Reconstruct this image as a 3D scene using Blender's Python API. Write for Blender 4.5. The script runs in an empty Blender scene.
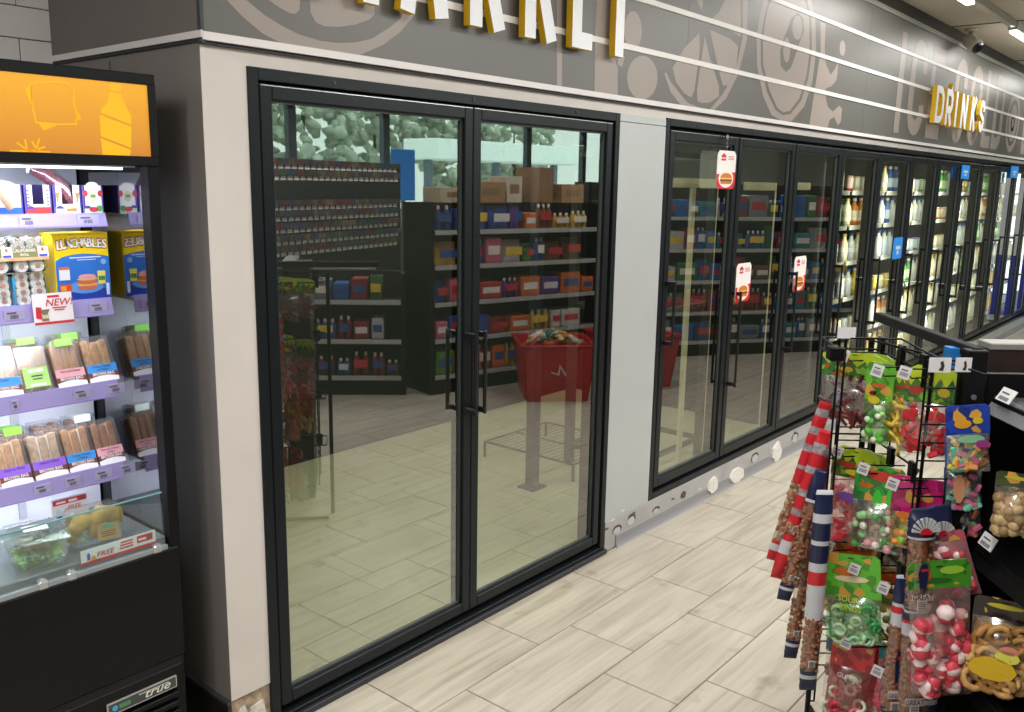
import bpy, math, random
from mathutils import Vector, Matrix
random.seed(7)
C = bpy.context.scene.collection
PI = math.pi

# ---------------------------------------------------------------- camera
CAM = Vector((0.0, -2.2, 1.724))
FPX = 885.06
Rv = Vector((0.64317217, -0.76554441, 0.01647158))
Uv = Vector((0.136249, 0.13558455, 0.98135266))
Fv = Vector((0.75350234, 0.62893448, -0.19150887))
cd = bpy.data.cameras.new('camera'); cam = bpy.data.objects.new('camera', cd); C.objects.link(cam)
cd.sensor_width = 36; cd.lens = FPX / 1024 * 36; cd.clip_start = 0.02; cd.clip_end = 200
Mc = Matrix((Rv, Uv, -Fv)).transposed().to_4x4(); Mc.translation = CAM
cam.matrix_world = Mc
bpy.context.scene.camera = cam

# ---------------------------------------------------------------- world, exposure, lights
vs = bpy.context.scene.view_settings
vs.view_transform = 'Standard'; vs.look = 'None'; vs.gamma = 1; vs.exposure = -0.10
w = bpy.data.worlds.new('world'); bpy.context.scene.world = w; w.use_nodes = True
bg = w.node_tree.nodes['Background']; bg.inputs[0].default_value = (0.93, 1.0, 0.96, 1); bg.inputs[1].default_value = 3.8
STRIP = 11.0      # emission of the ceiling tubes
def area(name, loc, sx, sy, power, col=(1, 1, 1), rot=(0, 0, 0), spread=None):
    l = bpy.data.lights.new(name, 'AREA'); l.shape = 'RECTANGLE'; l.size = sx; l.size_y = sy
    l.energy = power; l.color = col
    if spread: l.spread = spread
    o = bpy.data.objects.new(name, l); C.objects.link(o); o.location = loc; o.rotation_euler = rot
    return o
WARM = (1.0, 0.985, 0.965)
for i, (x, y, p) in enumerate([(-1.6, -1.7, 34), (1.2, -1.7, 36), (3.6, -1.7, 46), (6.2, -1.7, 46), (2.4, -4.6, 60), (7.6, -4.4, 60), (10.5, -4.0, 60), (9.0, -7.4, 30), (5.6, -4.0, 100)]):  # first lamp is added to brighten the return wall, last for the tickets
    area('ceiling_and_fill_light', (x, y, 2.965), 1.5, 0.2, p, WARM)
area('ceiling_and_fill_light', (-0.9, -0.55, 2.965), 1.2, 0.2, 34, WARM)  # added fill lamp that brightens the niche tiles
for x in (6.2, 9.0, 11.8):      # the slim fixture beside the sign band
    area('cove_light', (x, -0.47, 2.965), 1.3, 0.05, 17, WARM)
area('cooler_room_light', (2.6, 1.1, 2.3), 1.8, 0.5, 35, (1.0, 0.99, 0.86))
area('cooler_room_light', (4.9, 1.0, 2.3), 1.4, 0.5, 28, (1.0, 0.99, 0.86))

# ---------------------------------------------------------------- pixel -> point on a real plane
def at(px, py, axis, val):
    r = Fv * FPX + Rv * (px - 512) - Uv * (py - 356)
    return CAM + r * ((val - CAM[axis]) / r[axis])

# ---------------------------------------------------------------- materials
def lin(c):
    if isinstance(c, str): c = tuple(int(c[i:i+2], 16) / 255 for i in (0, 2, 4))
    return tuple((v / 12.92 if v <= 0.04045 else ((v + 0.055) / 1.055) ** 2.4) for v in c)
_m = {}
def mat(col, rough=0.6, metal=0.0, var=0.0, scale=20, emit=0.0, bump=0.0, coat=0.0, stretch=None):
    k = (col, rough, metal, var, scale, emit, bump, coat, stretch)
    if k in _m: return _m[k]
    m = bpy.data.materials.new('m_' + str(len(_m))); m.use_nodes = True
    nt = m.node_tree; b = nt.nodes['Principled BSDF']
    c = lin(col)
    b.inputs['Base Color'].default_value = (*c, 1); b.inputs['Roughness'].default_value = rough
    b.inputs['Metallic'].default_value = metal; b.inputs['Coat Weight'].default_value = coat
    if emit:
        b.inputs['Emission Color'].default_value = (*c, 1); b.inputs['Emission Strength'].default_value = emit
    if var or bump:
        tc = nt.nodes.new('ShaderNodeTexCoord'); n = nt.nodes.new('ShaderNodeTexNoise')
        n.inputs['Scale'].default_value = scale; n.inputs['Detail'].default_value = 4
        if stretch:
            mp = nt.nodes.new('ShaderNodeMapping'); mp.inputs['Scale'].default_value = stretch
            nt.links.new(tc.outputs['Object'], mp.inputs[0]); nt.links.new(mp.outputs[0], n.inputs['Vector'])
        else: nt.links.new(tc.outputs['Object'], n.inputs['Vector'])
        if var:
            r = nt.nodes.new('ShaderNodeValToRGB')
            r.color_ramp.elements[0].position = 0.3; r.color_ramp.elements[1].position = 0.7
            r.color_ramp.elements[0].color = (*[v * (1 - var) for v in c], 1)
            r.color_ramp.elements[1].color = (*[min(1, v * (1 + var)) for v in c], 1)
            nt.links.new(n.outputs[0], r.inputs[0]); nt.links.new(r.outputs[0], b.inputs['Base Color'])
        if bump:
            bp = nt.nodes.new('ShaderNodeBump'); bp.inputs['Strength'].default_value = bump; bp.inputs['Distance'].default_value = 0.01
            nt.links.new(n.outputs[0], bp.inputs['Height']); nt.links.new(bp.outputs[0], b.inputs['Normal'])
    _m[k] = m
    return m
def emis(col, s):
    k = ('e', col, s)
    if k not in _m:
        m = bpy.data.materials.new('m_emit'); m.use_nodes = True; nt = m.node_tree; nt.nodes.clear()
        e = nt.nodes.new('ShaderNodeEmission'); o = nt.nodes.new('ShaderNodeOutputMaterial')
        e.inputs[0].default_value = (*lin(col), 1); e.inputs[1].default_value = s
        nt.links.new(e.outputs[0], o.inputs[0]); _m[k] = m
    return _m[k]
def film(tint='ffffff', refl=0.2, rough=0.12, ior=None, body=0.0, bodycol='ffffff'):
    """thin clear sheet: transparent mixed with a glossy (and optionally milky) layer"""
    k = ('f', tint, refl, rough, ior, body, bodycol)
    if k in _m: return _m[k]
    m = bpy.data.materials.new('m_film'); m.use_nodes = True; nt = m.node_tree; nt.nodes.clear()
    t = nt.nodes.new('ShaderNodeBsdfTransparent'); g = nt.nodes.new('ShaderNodeBsdfGlossy'); mx = nt.nodes.new('ShaderNodeMixShader')
    o = nt.nodes.new('ShaderNodeOutputMaterial')
    t.inputs[0].default_value = (*lin(tint), 1); g.inputs['Roughness'].default_value = rough
    base = t
    if body:
        d = nt.nodes.new('ShaderNodeBsdfDiffuse'); d.inputs[0].default_value = (*lin(bodycol), 1)
        m2 = nt.nodes.new('ShaderNodeMixShader'); m2.inputs[0].default_value = body
        nt.links.new(t.outputs[0], m2.inputs[1]); nt.links.new(d.outputs[0], m2.inputs[2]); base = m2
    if ior:
        f = nt.nodes.new('ShaderNodeLayerWeight'); f.inputs[0].default_value = 0.5      # symmetric front/back
        pw = nt.nodes.new('ShaderNodeMath'); pw.operation = 'POWER'; pw.inputs[1].default_value = 5.0
        ad = nt.nodes.new('ShaderNodeMath'); ad.operation = 'MULTIPLY_ADD'; ad.inputs[1].default_value = 1 - refl; ad.inputs[2].default_value = refl
        nt.links.new(f.outputs['Facing'], pw.inputs[0]); nt.links.new(pw.outputs[0], ad.inputs[0]); nt.links.new(ad.outputs[0], mx.inputs[0])
    else: mx.inputs[0].default_value = refl
    nt.links.new(base.outputs[0], mx.inputs[1]); nt.links.new(g.outputs[0], mx.inputs[2]); nt.links.new(mx.outputs[0], o.inputs[0])
    _m[k] = m
    return m
def streak_mat(name, c1, c2, c3, rough, sc, grp=0.0):
    """stone / wood-look tile: long streaks along x, every tile its own shift (random per island + object)"""
    m = bpy.data.materials.new(name); m.use_nodes = True; nt = m.node_tree; b = nt.nodes['Principled BSDF']
    L = nt.links.new
    tc = nt.nodes.new('ShaderNodeNewGeometry'); oi = nt.nodes.new('ShaderNodeObjectInfo')
    ad = nt.nodes.new('ShaderNodeMath'); L(tc.outputs['Random Per Island'], ad.inputs[0]); L(oi.outputs['Random'], ad.inputs[1])
    mu = nt.nodes.new('ShaderNodeMath'); mu.operation = 'MULTIPLY'; mu.inputs[1].default_value = 37.0; L(ad.outputs[0], mu.inputs[0])
    cb = nt.nodes.new('ShaderNodeCombineXYZ'); L(mu.outputs[0], cb.inputs[0]); L(mu.outputs[0], cb.inputs[1])
    va = nt.nodes.new('ShaderNodeVectorMath'); L(tc.outputs['Position'], va.inputs[0]); L(cb.outputs[0], va.inputs[1])
    mp = nt.nodes.new('ShaderNodeMapping'); mp.inputs['Scale'].default_value = sc; L(va.outputs[0], mp.inputs[0])
    n = nt.nodes.new('ShaderNodeTexNoise'); n.inputs['Scale'].default_value = 1; n.inputs['Detail'].default_value = 6
    n.inputs['Roughness'].default_value = 0.55; n.inputs['Distortion'].default_value = 0.6
    L(mp.outputs[0], n.inputs['Vector'])
    r = nt.nodes.new('ShaderNodeValToRGB'); L(n.outputs[0], r.inputs[0])
    e = r.color_ramp.elements; e[0].position = 0.3; e[0].color = (*lin(c1), 1); e[1].position = 0.72; e[1].color = (*lin(c3), 1)
    x = e.new(0.5); x.color = (*lin(c2), 1)
    # scuffs
    n2 = nt.nodes.new('ShaderNodeTexNoise'); n2.inputs['Scale'].default_value = 7; n2.inputs['Detail'].default_value = 5; L(tc.outputs['Position'], n2.inputs['Vector'])
    r2 = nt.nodes.new('ShaderNodeValToRGB'); r2.color_ramp.elements[0].position = 0.62; r2.color_ramp.elements[1].position = 0.80
    r2.color_ramp.elements[0].color = (1, 1, 1, 1); r2.color_ramp.elements[1].color = (0.62, 0.58, 0.52, 1); L(n2.outputs[0], r2.inputs[0])
    mm = nt.nodes.new('ShaderNodeMix'); mm.data_type = 'RGBA'; mm.blend_type = 'MULTIPLY'; mm.inputs[0].default_value = 1
    L(r.outputs[0], mm.inputs[6]); L(r2.outputs[0], mm.inputs[7]); L(mm.outputs[2], b.inputs['Base Color'])
    b.inputs['Roughness'].default_value = rough
    return m

# ---------------------------------------------------------------- mesh builder
class MB:
    def __init__(s): s.v = []; s.f = []; s.m = []; s.sm = []
    def add(s, vs, fs, mi=0, smooth=False):
        b = len(s.v); s.v += [tuple(v) for v in vs]
        for f in fs: s.f.append([b + i for i in f]); s.m.append(mi); s.sm.append(smooth)
        return s
    def box(s, x0, x1, y0, y1, z0, z1, mi=0, M=None, bev=0.0):
        if bev:
            b = bev; pts = []; fs = []
            # chamfered box: 3 verts per corner
            for sx in (0, 1):
                for sy in (0, 1):
                    for sz in (0, 1):
                        X = (x0, x1)[sx]; Y = (y0, y1)[sy]; Z = (z0, z1)[sz]
                        dx = b if sx == 0 else -b; dy = b if sy == 0 else -b; dz = b if sz == 0 else -b
                        pts += [(X, Y + dy, Z + dz), (X + dx, Y, Z + dz), (X + dx, Y + dy, Z)]
            def i(sx, sy, sz, k): return (sx * 4 + sy * 2 + sz) * 3 + k
            fs += [[i(0,0,0,0), i(0,0,1,0), i(0,1,1,0), i(0,1,0,0)], [i(1,0,0,0), i(1,1,0,0), i(1,1,1,0), i(1,0,1,0)],
                   [i(0,0,0,1), i(1,0,0,1), i(1,0,1,1), i(0,0,1,1)], [i(0,1,0,1), i(0,1,1,1), i(1,1,1,1), i(1,1,0,1)],
                   [i(0,0,0,2), i(0,1,0,2), i(1,1,0,2), i(1,0,0,2)], [i(0,0,1,2), i(1,0,1,2), i(1,1,1,2), i(0,1,1,2)]]
            for a in (0, 1):
                for c in (0, 1):
                    fs.append([i(a,c,0,0), i(a,c,1,0), i(a,c,1,1), i(a,c,0,1)])
                    fs.append([i(a,0,c,0), i(a,1,c,0), i(a,1,c,2), i(a,0,c,2)])
                    fs.append([i(0,a,c,1), i(1,a,c,1), i(1,a,c,2), i(0,a,c,2)])
                    for d in (0, 1): fs.append([i(a,c,d,0), i(a,c,d,1), i(a,c,d,2)])
            if M: pts = [M @ Vector(p) for p in pts]
            return s.add(pts, fs, mi)
        p = [(x, y, z) for x in (x0, x1) for y in (y0, y1) for z in (z0, z1)]
        if M: p = [M @ Vector(q) for q in p]
        return s.add(p, [(0,1,3,2), (4,6,7,5), (0,4,5,1), (2,3,7,6), (0,2,6,4), (1,5,7,3)], mi)
    def tube(s, pts, r, n=6, mi=0, cap=True):
        pts = [Vector(p) for p in pts]; rings = []
        for i, p in enumerate(pts):
            d = (pts[min(i + 1, len(pts) - 1)] - pts[max(i - 1, 0)]).normalized()
            a = d.cross(Vector((0, 0, 1)));
            if a.length < 0.05: a = d.cross(Vector((0, 1, 0)))
            a.normalize(); b = d.cross(a)
            rr = r[i] if isinstance(r, (list, tuple)) else r
            rings.append([p + (a * math.cos(2*PI*k/n) + b * math.sin(2*PI*k/n)) * rr for k in range(n)])
        vs = [v for g in rings for v in g]; fs = []
        for i in range(len(pts) - 1):
            for k in range(n): fs.append([i*n+k, i*n+(k+1)%n, (i+1)*n+(k+1)%n, (i+1)*n+k])
        s.add(vs, fs, mi, True)
        if cap: s.add(rings[0], [list(range(n))], mi); s.add(rings[-1], [list(range(n))[::-1]], mi)
        return s
    def lathe(s, prof, n=10, mi=0, o=(0, 0, 0), sy=1.0, mats=None, M=None):
        vs = []; fs = []
        for r, z in prof:
            for k in range(n): vs.append(Vector((o[0] + r*math.cos(2*PI*k/n), o[1] + sy*r*math.sin(2*PI*k/n), o[2] + z)))
        if M: vs = [M @ v for v in vs]
        b = len(s.v); s.v += [tuple(v) for v in vs]
        for i in range(len(prof) - 1):
            for k in range(n):
                s.f.append([b+i*n+k, b+i*n+(k+1)%n, b+(i+1)*n+(k+1)%n, b+(i+1)*n+k]); s.m.append(mats[i] if mats else mi); s.sm.append(True)
        s.f.append([b + k for k in range(n)][::-1]); s.m.append(mats[0] if mats else mi); s.sm.append(False)
        s.f.append([b + (len(prof)-1)*n + k for k in range(n)]); s.m.append(mats[-1] if mats else mi); s.sm.append(False)
        return s
    def prism(s, poly, y0, y1, mi=0, mside=None, M=None):
        """poly in x,z; front at y0 (towards -y), back at y1"""
        n = len(poly); a = [(x, y0, z) for x, z in poly]; b = [(x, y1, z) for x, z in poly]
        if M: a = [M @ Vector(p) for p in a]; b = [M @ Vector(p) for p in b]
        s.add(a, [list(range(n))], mi); s.add(b, [list(range(n))[::-1]], mi if mside is None else mside)
        s.add(a + b, [[i, (i+1) % n, n + (i+1) % n, n + i] for i in range(n)], mi if mside is None else mside)
        return s
    def ribbon(s, path, wd, y0, y1, mi=0, mside=None, closed=False, ox=0, oz=0, M=None):
        P = [Vector((p[0], p[1])) for p in path]; n = len(P); A = []; B = []
        for i in range(n):
            p0 = P[(i-1) % n] if (closed or i) else None; p1 = P[(i+1) % n] if (closed or i < n-1) else None
            d0 = (P[i]-p0).normalized() if p0 else None; d1 = (p1-P[i]).normalized() if p1 else None
            if d0 is None: d0 = d1
            if d1 is None: d1 = d0
            nn = Vector((-(d0.y+d1.y), d0.x+d1.x))
            if nn.length < 1e-6: nn = Vector((-d0.y, d0.x))
            nn.normalize(); c = max(0.35, nn.dot(Vector((-d0.y, d0.x))))
            A.append(P[i] + nn*wd/2/c); B.append(P[i] - nn*wd/2/c)
        rng = range(n) if closed else range(n-1)
        for i in rng:
            j = (i+1) % n
            q = [A[i], B[i], B[j], A[j]]
            s.prism([(ox+v.x, oz+v.y) for v in q], y0, y1, mi, mside, M)
        return s
    def build(s, name, mats, parent=None, world=True):
        me = bpy.data.meshes.new(name); me.from_pydata(s.v, [], s.f)
        if not isinstance(mats, (list, tuple)): mats = [mats]
        for m in mats: me.materials.append(m)
        me.polygons.foreach_set('material_index', [min(i, len(mats)-1) for i in s.m])
        me.polygons.foreach_set('use_smooth', s.sm)
        me.update()
        o = bpy.data.objects.new(name, me); C.objects.link(o)
        if parent:
            o.parent = parent
            if world:
                q = parent; off = Vector((0, 0, 0))
                while q: off += q.location; q = q.parent
                me.transform(Matrix.Translation(-off))
        return o
def tag(o, label=None, cat=None, group=None, kind=None):
    if label: o['label'] = label
    if cat: o['category'] = cat
    if group: o['group'] = group
    if kind: o['kind'] = kind
    return o
def empty(name, loc, label, cat, group=None, rz=0.0, rot=None, kind=None):
    o = bpy.data.objects.new(name, None); C.objects.link(o); o.location = loc; o.rotation_euler = rot or (0, 0, rz)
    o.empty_display_size = 0.05
    return tag(o, label, cat, group, kind)
KIDS = {}
def copy_tree(o, parent=None):
    c = o.copy(); C.objects.link(c); c.parent = parent
    for ch in o.children: copy_tree(ch, c)
    return c
def struct(name, mb, mats, parent=None):
    o = mb.build(name, mats, parent)
    if not parent: o['kind'] = 'structure'
    return o
_tx = {}
def text_mb(mb, s, size, M, mi=0, squash=1.0, depth=0.0008, shear=0.0, align='CENTER'):
    """printed lettering as a thin raised mesh"""
    k = (s, align, shear)
    if k not in _tx:
        cu = bpy.data.curves.new('t', 'FONT'); cu.body = s; cu.size = 1; cu.align_x = align; cu.resolution_u = 2; cu.shear = shear; cu.offset = 0.012
        ob = bpy.data.objects.new('t', cu); C.objects.link(ob)
        dg = bpy.context.evaluated_depsgraph_get()
        me = bpy.data.meshes.new_from_object(ob.evaluated_get(dg))
        _tx[k] = ([tuple(v.co) for v in me.vertices], [list(p.vertices) for p in me.polygons])
        bpy.data.objects.remove(ob); bpy.data.curves.remove(cu); bpy.data.meshes.remove(me)
    v, f = _tx[k]
    mb.add([M @ Vector((x * size * squash, -depth, y * size)) for x, y, z in v], f, mi)
def arc(cx, cy, rx, ry, a0, a1, n=8):
    return [(cx + rx*math.cos(math.radians(a0 + (a1-a0)*i/n)), cy + ry*math.sin(math.radians(a0 + (a1-a0)*i/n))) for i in range(n+1)]
def glyph(ch, W, H, s):
    """condensed block capital as centre-line strokes (closed?, points) inside W x H with stroke s"""
    h = s/2; r = (W - s)/2
    if ch == 'M': return [[(h,0),(h,H)], [(h*1.1,H-h*0.4),(W/2,H*0.35)], [(W/2,H*0.35),(W-h*1.1,H-h*0.4)], [(W-h,0),(W-h,H)]]
    if ch == 'A': return [[(h*0.9,0),(W/2-h*0.25,H)], [(W-h*0.9,0),(W/2+h*0.25,H)], [(W*0.28,H*0.27),(W*0.72,H*0.27)]]
    if ch == 'R': return [[(h,0),(h,H)], [(h,H-h),(W-h-r*0.7,H-h)] + arc(W-h-r*0.7, H-h-r*0.7, r*0.7, r*0.7, 90, 0, 5) + [(W-h, H*0.62)] + arc(W-h-r*0.7, H*0.6, r*0.7, r*0.7, 0, -90, 5) + [(h, H*0.6-r*0.7)], [(W*0.42,H*0.52),(W-h,0)]]
    if ch == 'K': return [[(h,0),(h,H)], [(h*1.6,H*0.42),(W-h,H)], [(W*0.42,H*0.55),(W-h*0.8,0)]]
    if ch == 'E': return [[(h,0),(h,H)], [(h,H-h),(W,H-h)], [(h,H*0.52),(W*0.92,H*0.52)], [(h,h),(W,h)]]
    if ch == 'L': return [[(h,0),(h,H)], [(h,h),(W,h)]]
    if ch == 'T': return [[(W/2,0),(W/2,H)], [(0,H-h),(W,H-h)]]
    if ch == 'I': return [[(W/2,0),(W/2,H)]]
    if ch == 'D': return [[(h,0),(h,H)], [(h,H-h)] + arc(W-h-r, H-h-r, r, r, 90, 0, 6) + arc(W-h-r, h+r, r, r, 0, -90, 6) + [(h,h)]]
    if ch == 'N': return [[(h,0),(h,H)], [(h*1.1,H*0.97),(W-h*1.1,H*0.03)], [(W-h,0),(W-h,H)]]
    if ch == 'S': return [arc(W/2, H-h-r, r, r, -10, 180, 9) + [(h, H*0.60), (W-h, H*0.40)] + arc(W/2, h+r, r, r, 0, -190, 9)]
    if ch == 'C': return [arc(W/2, H-h-r, r, r, -15, 180, 9) + arc(W/2, h+r, r, r, 180, 375, 9)]
    if ch == 'O': return [arc(W/2, H-h-r, r, r, 0, 180, 9) + arc(W/2, h+r, r, r, 180, 360, 9) + [(W-h, H-h-r)]]
    return []

BLACK = mat('17191b', 0.42, var=0.15, scale=9)
BLACKM = mat('202426', 0.35, 0.2)
GASKET = mat('0c0d0e', 0.7)
CHROME = mat('b8b8b4', 0.25, 0.9)
WHITE = mat('e9e7e2', 0.55)
REDP = mat('c8202a', 0.5)

# ================================================================ STRUCTURE
# floor: sub-slab (grout) and tiles
TILE = streak_mat('floor_tile', 'a39a8b', 'b9b1a2', 'c8c0b2', 0.42, (1.6, 22, 1))
GROUT = mat('6f6a62', 0.9)
floor = struct('floor', MB().box(-3, 18, -9, 0.98, -0.06, -0.004), GROUT)
tl, tw, g = 0.6085, 0.2985, 0.0042
def tile_mesh():
    mb = MB(); b = 0.0012; x0, x1, y0, y1 = g/2, tl-g/2, -tw+g/2, -g/2
    mb.add([(x0,y0,-0.004),(x1,y0,-0.004),(x1,y1,-0.004),(x0,y1,-0.004),(x0+b,y0+b,0),(x1-b,y0+b,0),(x1-b,y1-b,0),(x0+b,y1-b,0)],
           [(4,5,6,7),(0,1,5,4),(1,2,6,5),(2,3,7,6),(3,0,4,7)])
    return mb
proto = tile_mesh().build('tile', TILE, floor)
first = True; far = MB()
for r in range(29):
    ytop = -0.008 - tw * r
    off = 1.850 + (0.2 if r % 2 else 0) - tl * 8
    for c in range(36):
        x = off + c * tl
        if x > 17 or x < -3: continue
        near = ytop > -2.9 and 1.0 < x + tl and x < 9.2 and (x + ytop * -0.1 > 0.2) and (r < 6 or x < 6)
        if near:
            o = proto if first else proto.copy()
            if not first: C.objects.link(o)
            first = False; o.location = (x, ytop, random.uniform(-0.0004, 0.0002)); o.parent = floor
        else:
            far.add([(x+g/2, ytop-tw+g/2, 0), (x+tl-g/2, ytop-tw+g/2, 0), (x+tl-g/2, ytop-g/2, 0), (x+g/2, ytop-g/2, 0)], [(0,1,2,3)])
tag(far.build('far_tiles', TILE, floor), kind='stuff')
struct('ceiling', MB().box(-3, 18, -9.1, 3.0, 3.06, 3.25), mat('cfcabd', 0.85, var=0.03, scale=3))
# ceiling joints: shallow seam strips between the big boards
for k, (x0, x1, y0, y1) in enumerate([(-3, 18, -1.32, -1.312), (5.8, 5.808, -9, 0), (8.24, 8.248, -9, 0), (10.7, 10.708, -9, 0), (-3, 18, -2.55, -2.542), (3.36, 3.368, -9, 0)]):
    struct('trim_%d' % (k+1), MB().box(x0, x1, y0, y1, 3.053, 3.061), mat('6e6a60', 0.8))
struct('wall_left', MB().box(-3.1, -3, -9, 0.9, 0, 3.2), mat('8f8b84', 0.8))
struct('wall_right', MB().box(18, 18.1, -9, 0.9, 0, 3.2), mat('8f8b84', 0.8))
# window wall at the far side of the store (only seen mirrored in the glass)
WF = mat('4b5a68', 0.5)
struct('wall_rear', MB().box(-3, 6.4, -9.1, -9, 0, 3.2).box(17.6, 18, -9.1, -9, 0, 3.2).box(6.4, 17.6, -9.1, -9, 0, 0.85).box(6.4, 17.6, -9.1, -9, 2.98, 3.2), mat('8b8880', 0.8))
wn = 0
for k in range(6):
    x0 = 6.4 + k * 11.2/6; x1 = x0 + 11.2/6; wn += 1
    fr = MB()
    for a, b_, c_, d_ in [(x0, x0+0.07, 0.85, 2.98), (x1-0.07, x1, 0.85, 2.98)]: fr.box(a, b_, -9.08, -8.98, c_, d_)
    fr.box(x0, x1, -9.08, -8.98, 0.85, 0.93); fr.box(x0, x1, -9.08, -8.98, 2.9, 2.98)
    f = struct('window_%d' % wn, fr, WF)
    MB().box(x0+0.07, x1-0.07, -9.035, -9.03, 0.93, 2.9).build('window_pane', film('f2fdf7', 0.06, 0.02), f)

# tiled wall behind the merchandiser
tw_ = struct('wall_niche', MB().box(-3, 1.40, 0.865, 0.98, 0, 3.2), mat('55504c', 0.9))
TW = mat('dedcda', 0.22, var=0.04, scale=1.5)
tp = MB().box(0.0015, 0.3035, -0.006, 0.001, 0.0015, 0.0955, bev=0.0015).build('tile', TW, tw_)
ft = True
for r in range(-1, 9):
    z = 2.047 + r * 0.097
    off = 1.231 if r % 2 == 0 else 1.231 - 0.152
    for c in range(-5, 1):
        x = off + c * 0.305
        if x + 0.305 > 1.345 and c == 0:
            # cut tile against the return wall
            MB().box(x + 0.0015, 1.3335, 0.859, 0.866, z + 0.0015, z + 0.0955, bev=0.0015).build('tile', TW, tw_)
            continue
        o = tp if ft else tp.copy()
        if not ft: C.objects.link(o)
        ft = False; o.location = (x, 0.865, z); o.parent = tw_

# cooler wall (front shell) with two openings: A..B to the floor and C.. above a base
XA, XB, XC, XE = 1.473, 3.337, 3.728, 13.05
OFFW = mat('cfc9c3', 0.62, var=0.035, scale=5, bump=0.05)
PANEL = mat('b7bcbc', 0.42, 0.15, var=0.03, scale=3)
front = struct('wall_front', MB().box(1.3346, XA, 0, 0.05, 0.165, 2.10).box(XA, XB, 0, 0.05, 2.029, 2.10).box(XB, XC, 0, 0.05, 2.029, 2.10)
   .box(XC, XE, 0, 0.05, 2.036, 2.10).box(XE, 18, 0, 0.05, 0, 2.10).box(1.334, 18, 0.02, 0.05, 2.1, 3.15), OFFW)
# metal panel between the two cooler sections, with the seam near its top
MB().box(XB+0.002, XC-0.002, -0.004, 0.05, 0.152, 1.995).box(XB+0.002, XC-0.002, -0.004, 0.05, 1.998, 2.029).build('metal_panel', PANEL, front)
# the patch of bare plaster and old tile at the foot of the corner
bp = MB(); 
bp.box(1.336, XA, 0.006, 0.05, 0.0, 0.165); bp.build('bare_plaster', mat('a08e78', 0.9, var=0.45, scale=38, bump=0.6), front)
cp = MB()
for (x0, z0, x1, z1, y) in [(1.345, 0.02, 1.40, 0.075, -0.004), (1.39, 0.05, 1.455, 0.12, -0.002), (1.35, 0.09, 1.39, 0.13, 0.0), (1.42, 0.0, 1.468, 0.05, -0.006)]:
    cp.prism([(x0, z0), (x1, z0+0.01), (x1-0.01, z1), (x0+0.012, z1-0.008)], y, 0.01)
cp.build('broken_plaster', mat('cfc9bf', 0.9, var=0.2, scale=60), front)
# return wall
RETM = mat('75706d', 0.42, var=0.06, scale=2)
ret = struct('wall_return', MB().box(1.334, 1.3345, 0.0005, 0.86, 0.0, 2.10).box(1.3345, 1.40, 0.051, 0.86, 0.0, 2.10), RETM)
MB().box(1.332, 1.334, 0.49, 0.494, 0.16, 2.06).build('panel_joint', mat('57524e', 0.5), ret)
struct('baseboard_return', MB().box(1.322, 1.334, 0.0, 0.86, 0, 0.155).box(1.3215, 1.334, 0.0, 0.86, 0.155, 0.165, 1), [mat('121214', 0.5), mat('3c3b3d', 0.4)])
# stainless base under the second section, its coved foot and the damage in it
BASE = mat('b0b0b0', 0.45, 0.25, var=0.10, scale=6)
sheet_x = [XB + 0.004, 3.95, 4.56, 5.17, 5.78, 6.39, 7.0, 7.61, 8.22, 8.83, 9.44, 10.05, 10.66, 11.27, 11.88, 12.49, XE]
bb = MB()
for a, b_ in zip(sheet_x[:-1], sheet_x[1:]): bb.box(a + 0.001, b_ - 0.001, -0.006, 0.04, 0.0, 0.1505, bev=0.001)
base = struct('baseboard_front', bb, BASE)
# coved foot strip
cv = MB(); pr_ = [(-0.0065, 0.062), (-0.0105, 0.058), (-0.0115, 0.022), (-0.017, 0.006), (-0.024, 0.0), (-0.0065, 0.0)]
X0, X1 = XB + 0.095, XE
cv.add([(X0, y, z) for y, z in pr_] + [(X1, y, z) for y, z in pr_], [[i, (i+1) % 6, 6+(i+1) % 6, 6+i] for i in range(6)] + [[5,4,3,2,1,0], [6,7,8,9,10,11]])
cv.build('cove_strip', mat('8b8c8f', 0.5), base)
# damage: dents (dark rim + white plaster or torn chrome) and the broken ones
DW = mat('dedbd4', 0.85, var=0.12, scale=50, bump=0.5); DK = mat('4e4b48', 0.8, var=0.3, scale=40); DC = mat('c9ccd0', 0.3, 0.5)
def blotch(cx, cz, rx, rz, m, y, n=11, seed=0, nm='damage_patch'):
    rd = random.Random(seed); P = []
    for i in range(n):
        a = 2*PI*i/n; k = rd.uniform(0.82, 1.08) * (0.8 if math.sin(a) < -0.5 else 1); P.append((cx + rx*k*math.cos(a), cz + rz*k*math.sin(a)))
    return MB().prism(P, y, -0.004).build(nm, m, base)
for i, (px, py, rx, rz, m) in enumerate([(616.5, 531, 0.032, 0.02, DC), (631, 521, 0.034, 0.026, DC), (655.5, 511, 0.03, 0.014, DC), (683, 496, 0.024, 0.017, DK),
        (711.5, 485, 0.052, 0.042, DW), (735.5, 475, 0.085, 0.042, DW), (754.5, 459, 0.045, 0.03, DC), (775.5, 452, 0.06, 0.055, DW), (794.5, 439, 0.045, 0.035, DC), (815, 432, 0.05, 0.05, DW), (845, 419, 0.06, 0.04, DW)]):
    p = at(px, py, 1, -0.007)
    if m is not DW: blotch(p.x + 0.004, p.z + 0.006, rx*1.25, rz*1.3, DK, -0.0075, seed=i*3)
    if m is DW: blotch(p.x, p.z-0.006, rx*1.1, rz*1.3, m, -0.021, n=15, seed=i*3+1)
    else: blotch(p.x, p.z, rx, rz, m, -0.0095, n=13, seed=i*3+1)
for i, (px, py) in enumerate([(607, 529), (613, 520), (634, 513), (623, 511), (673, 499), (700, 489)]):
    p = at(px, py, 1, -0.007); blotch(p.x, p.z, 0.018, 0.006, mat('d5d2cb', 0.8) if i % 2 else DK, -0.0072, seed=50+i)

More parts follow.
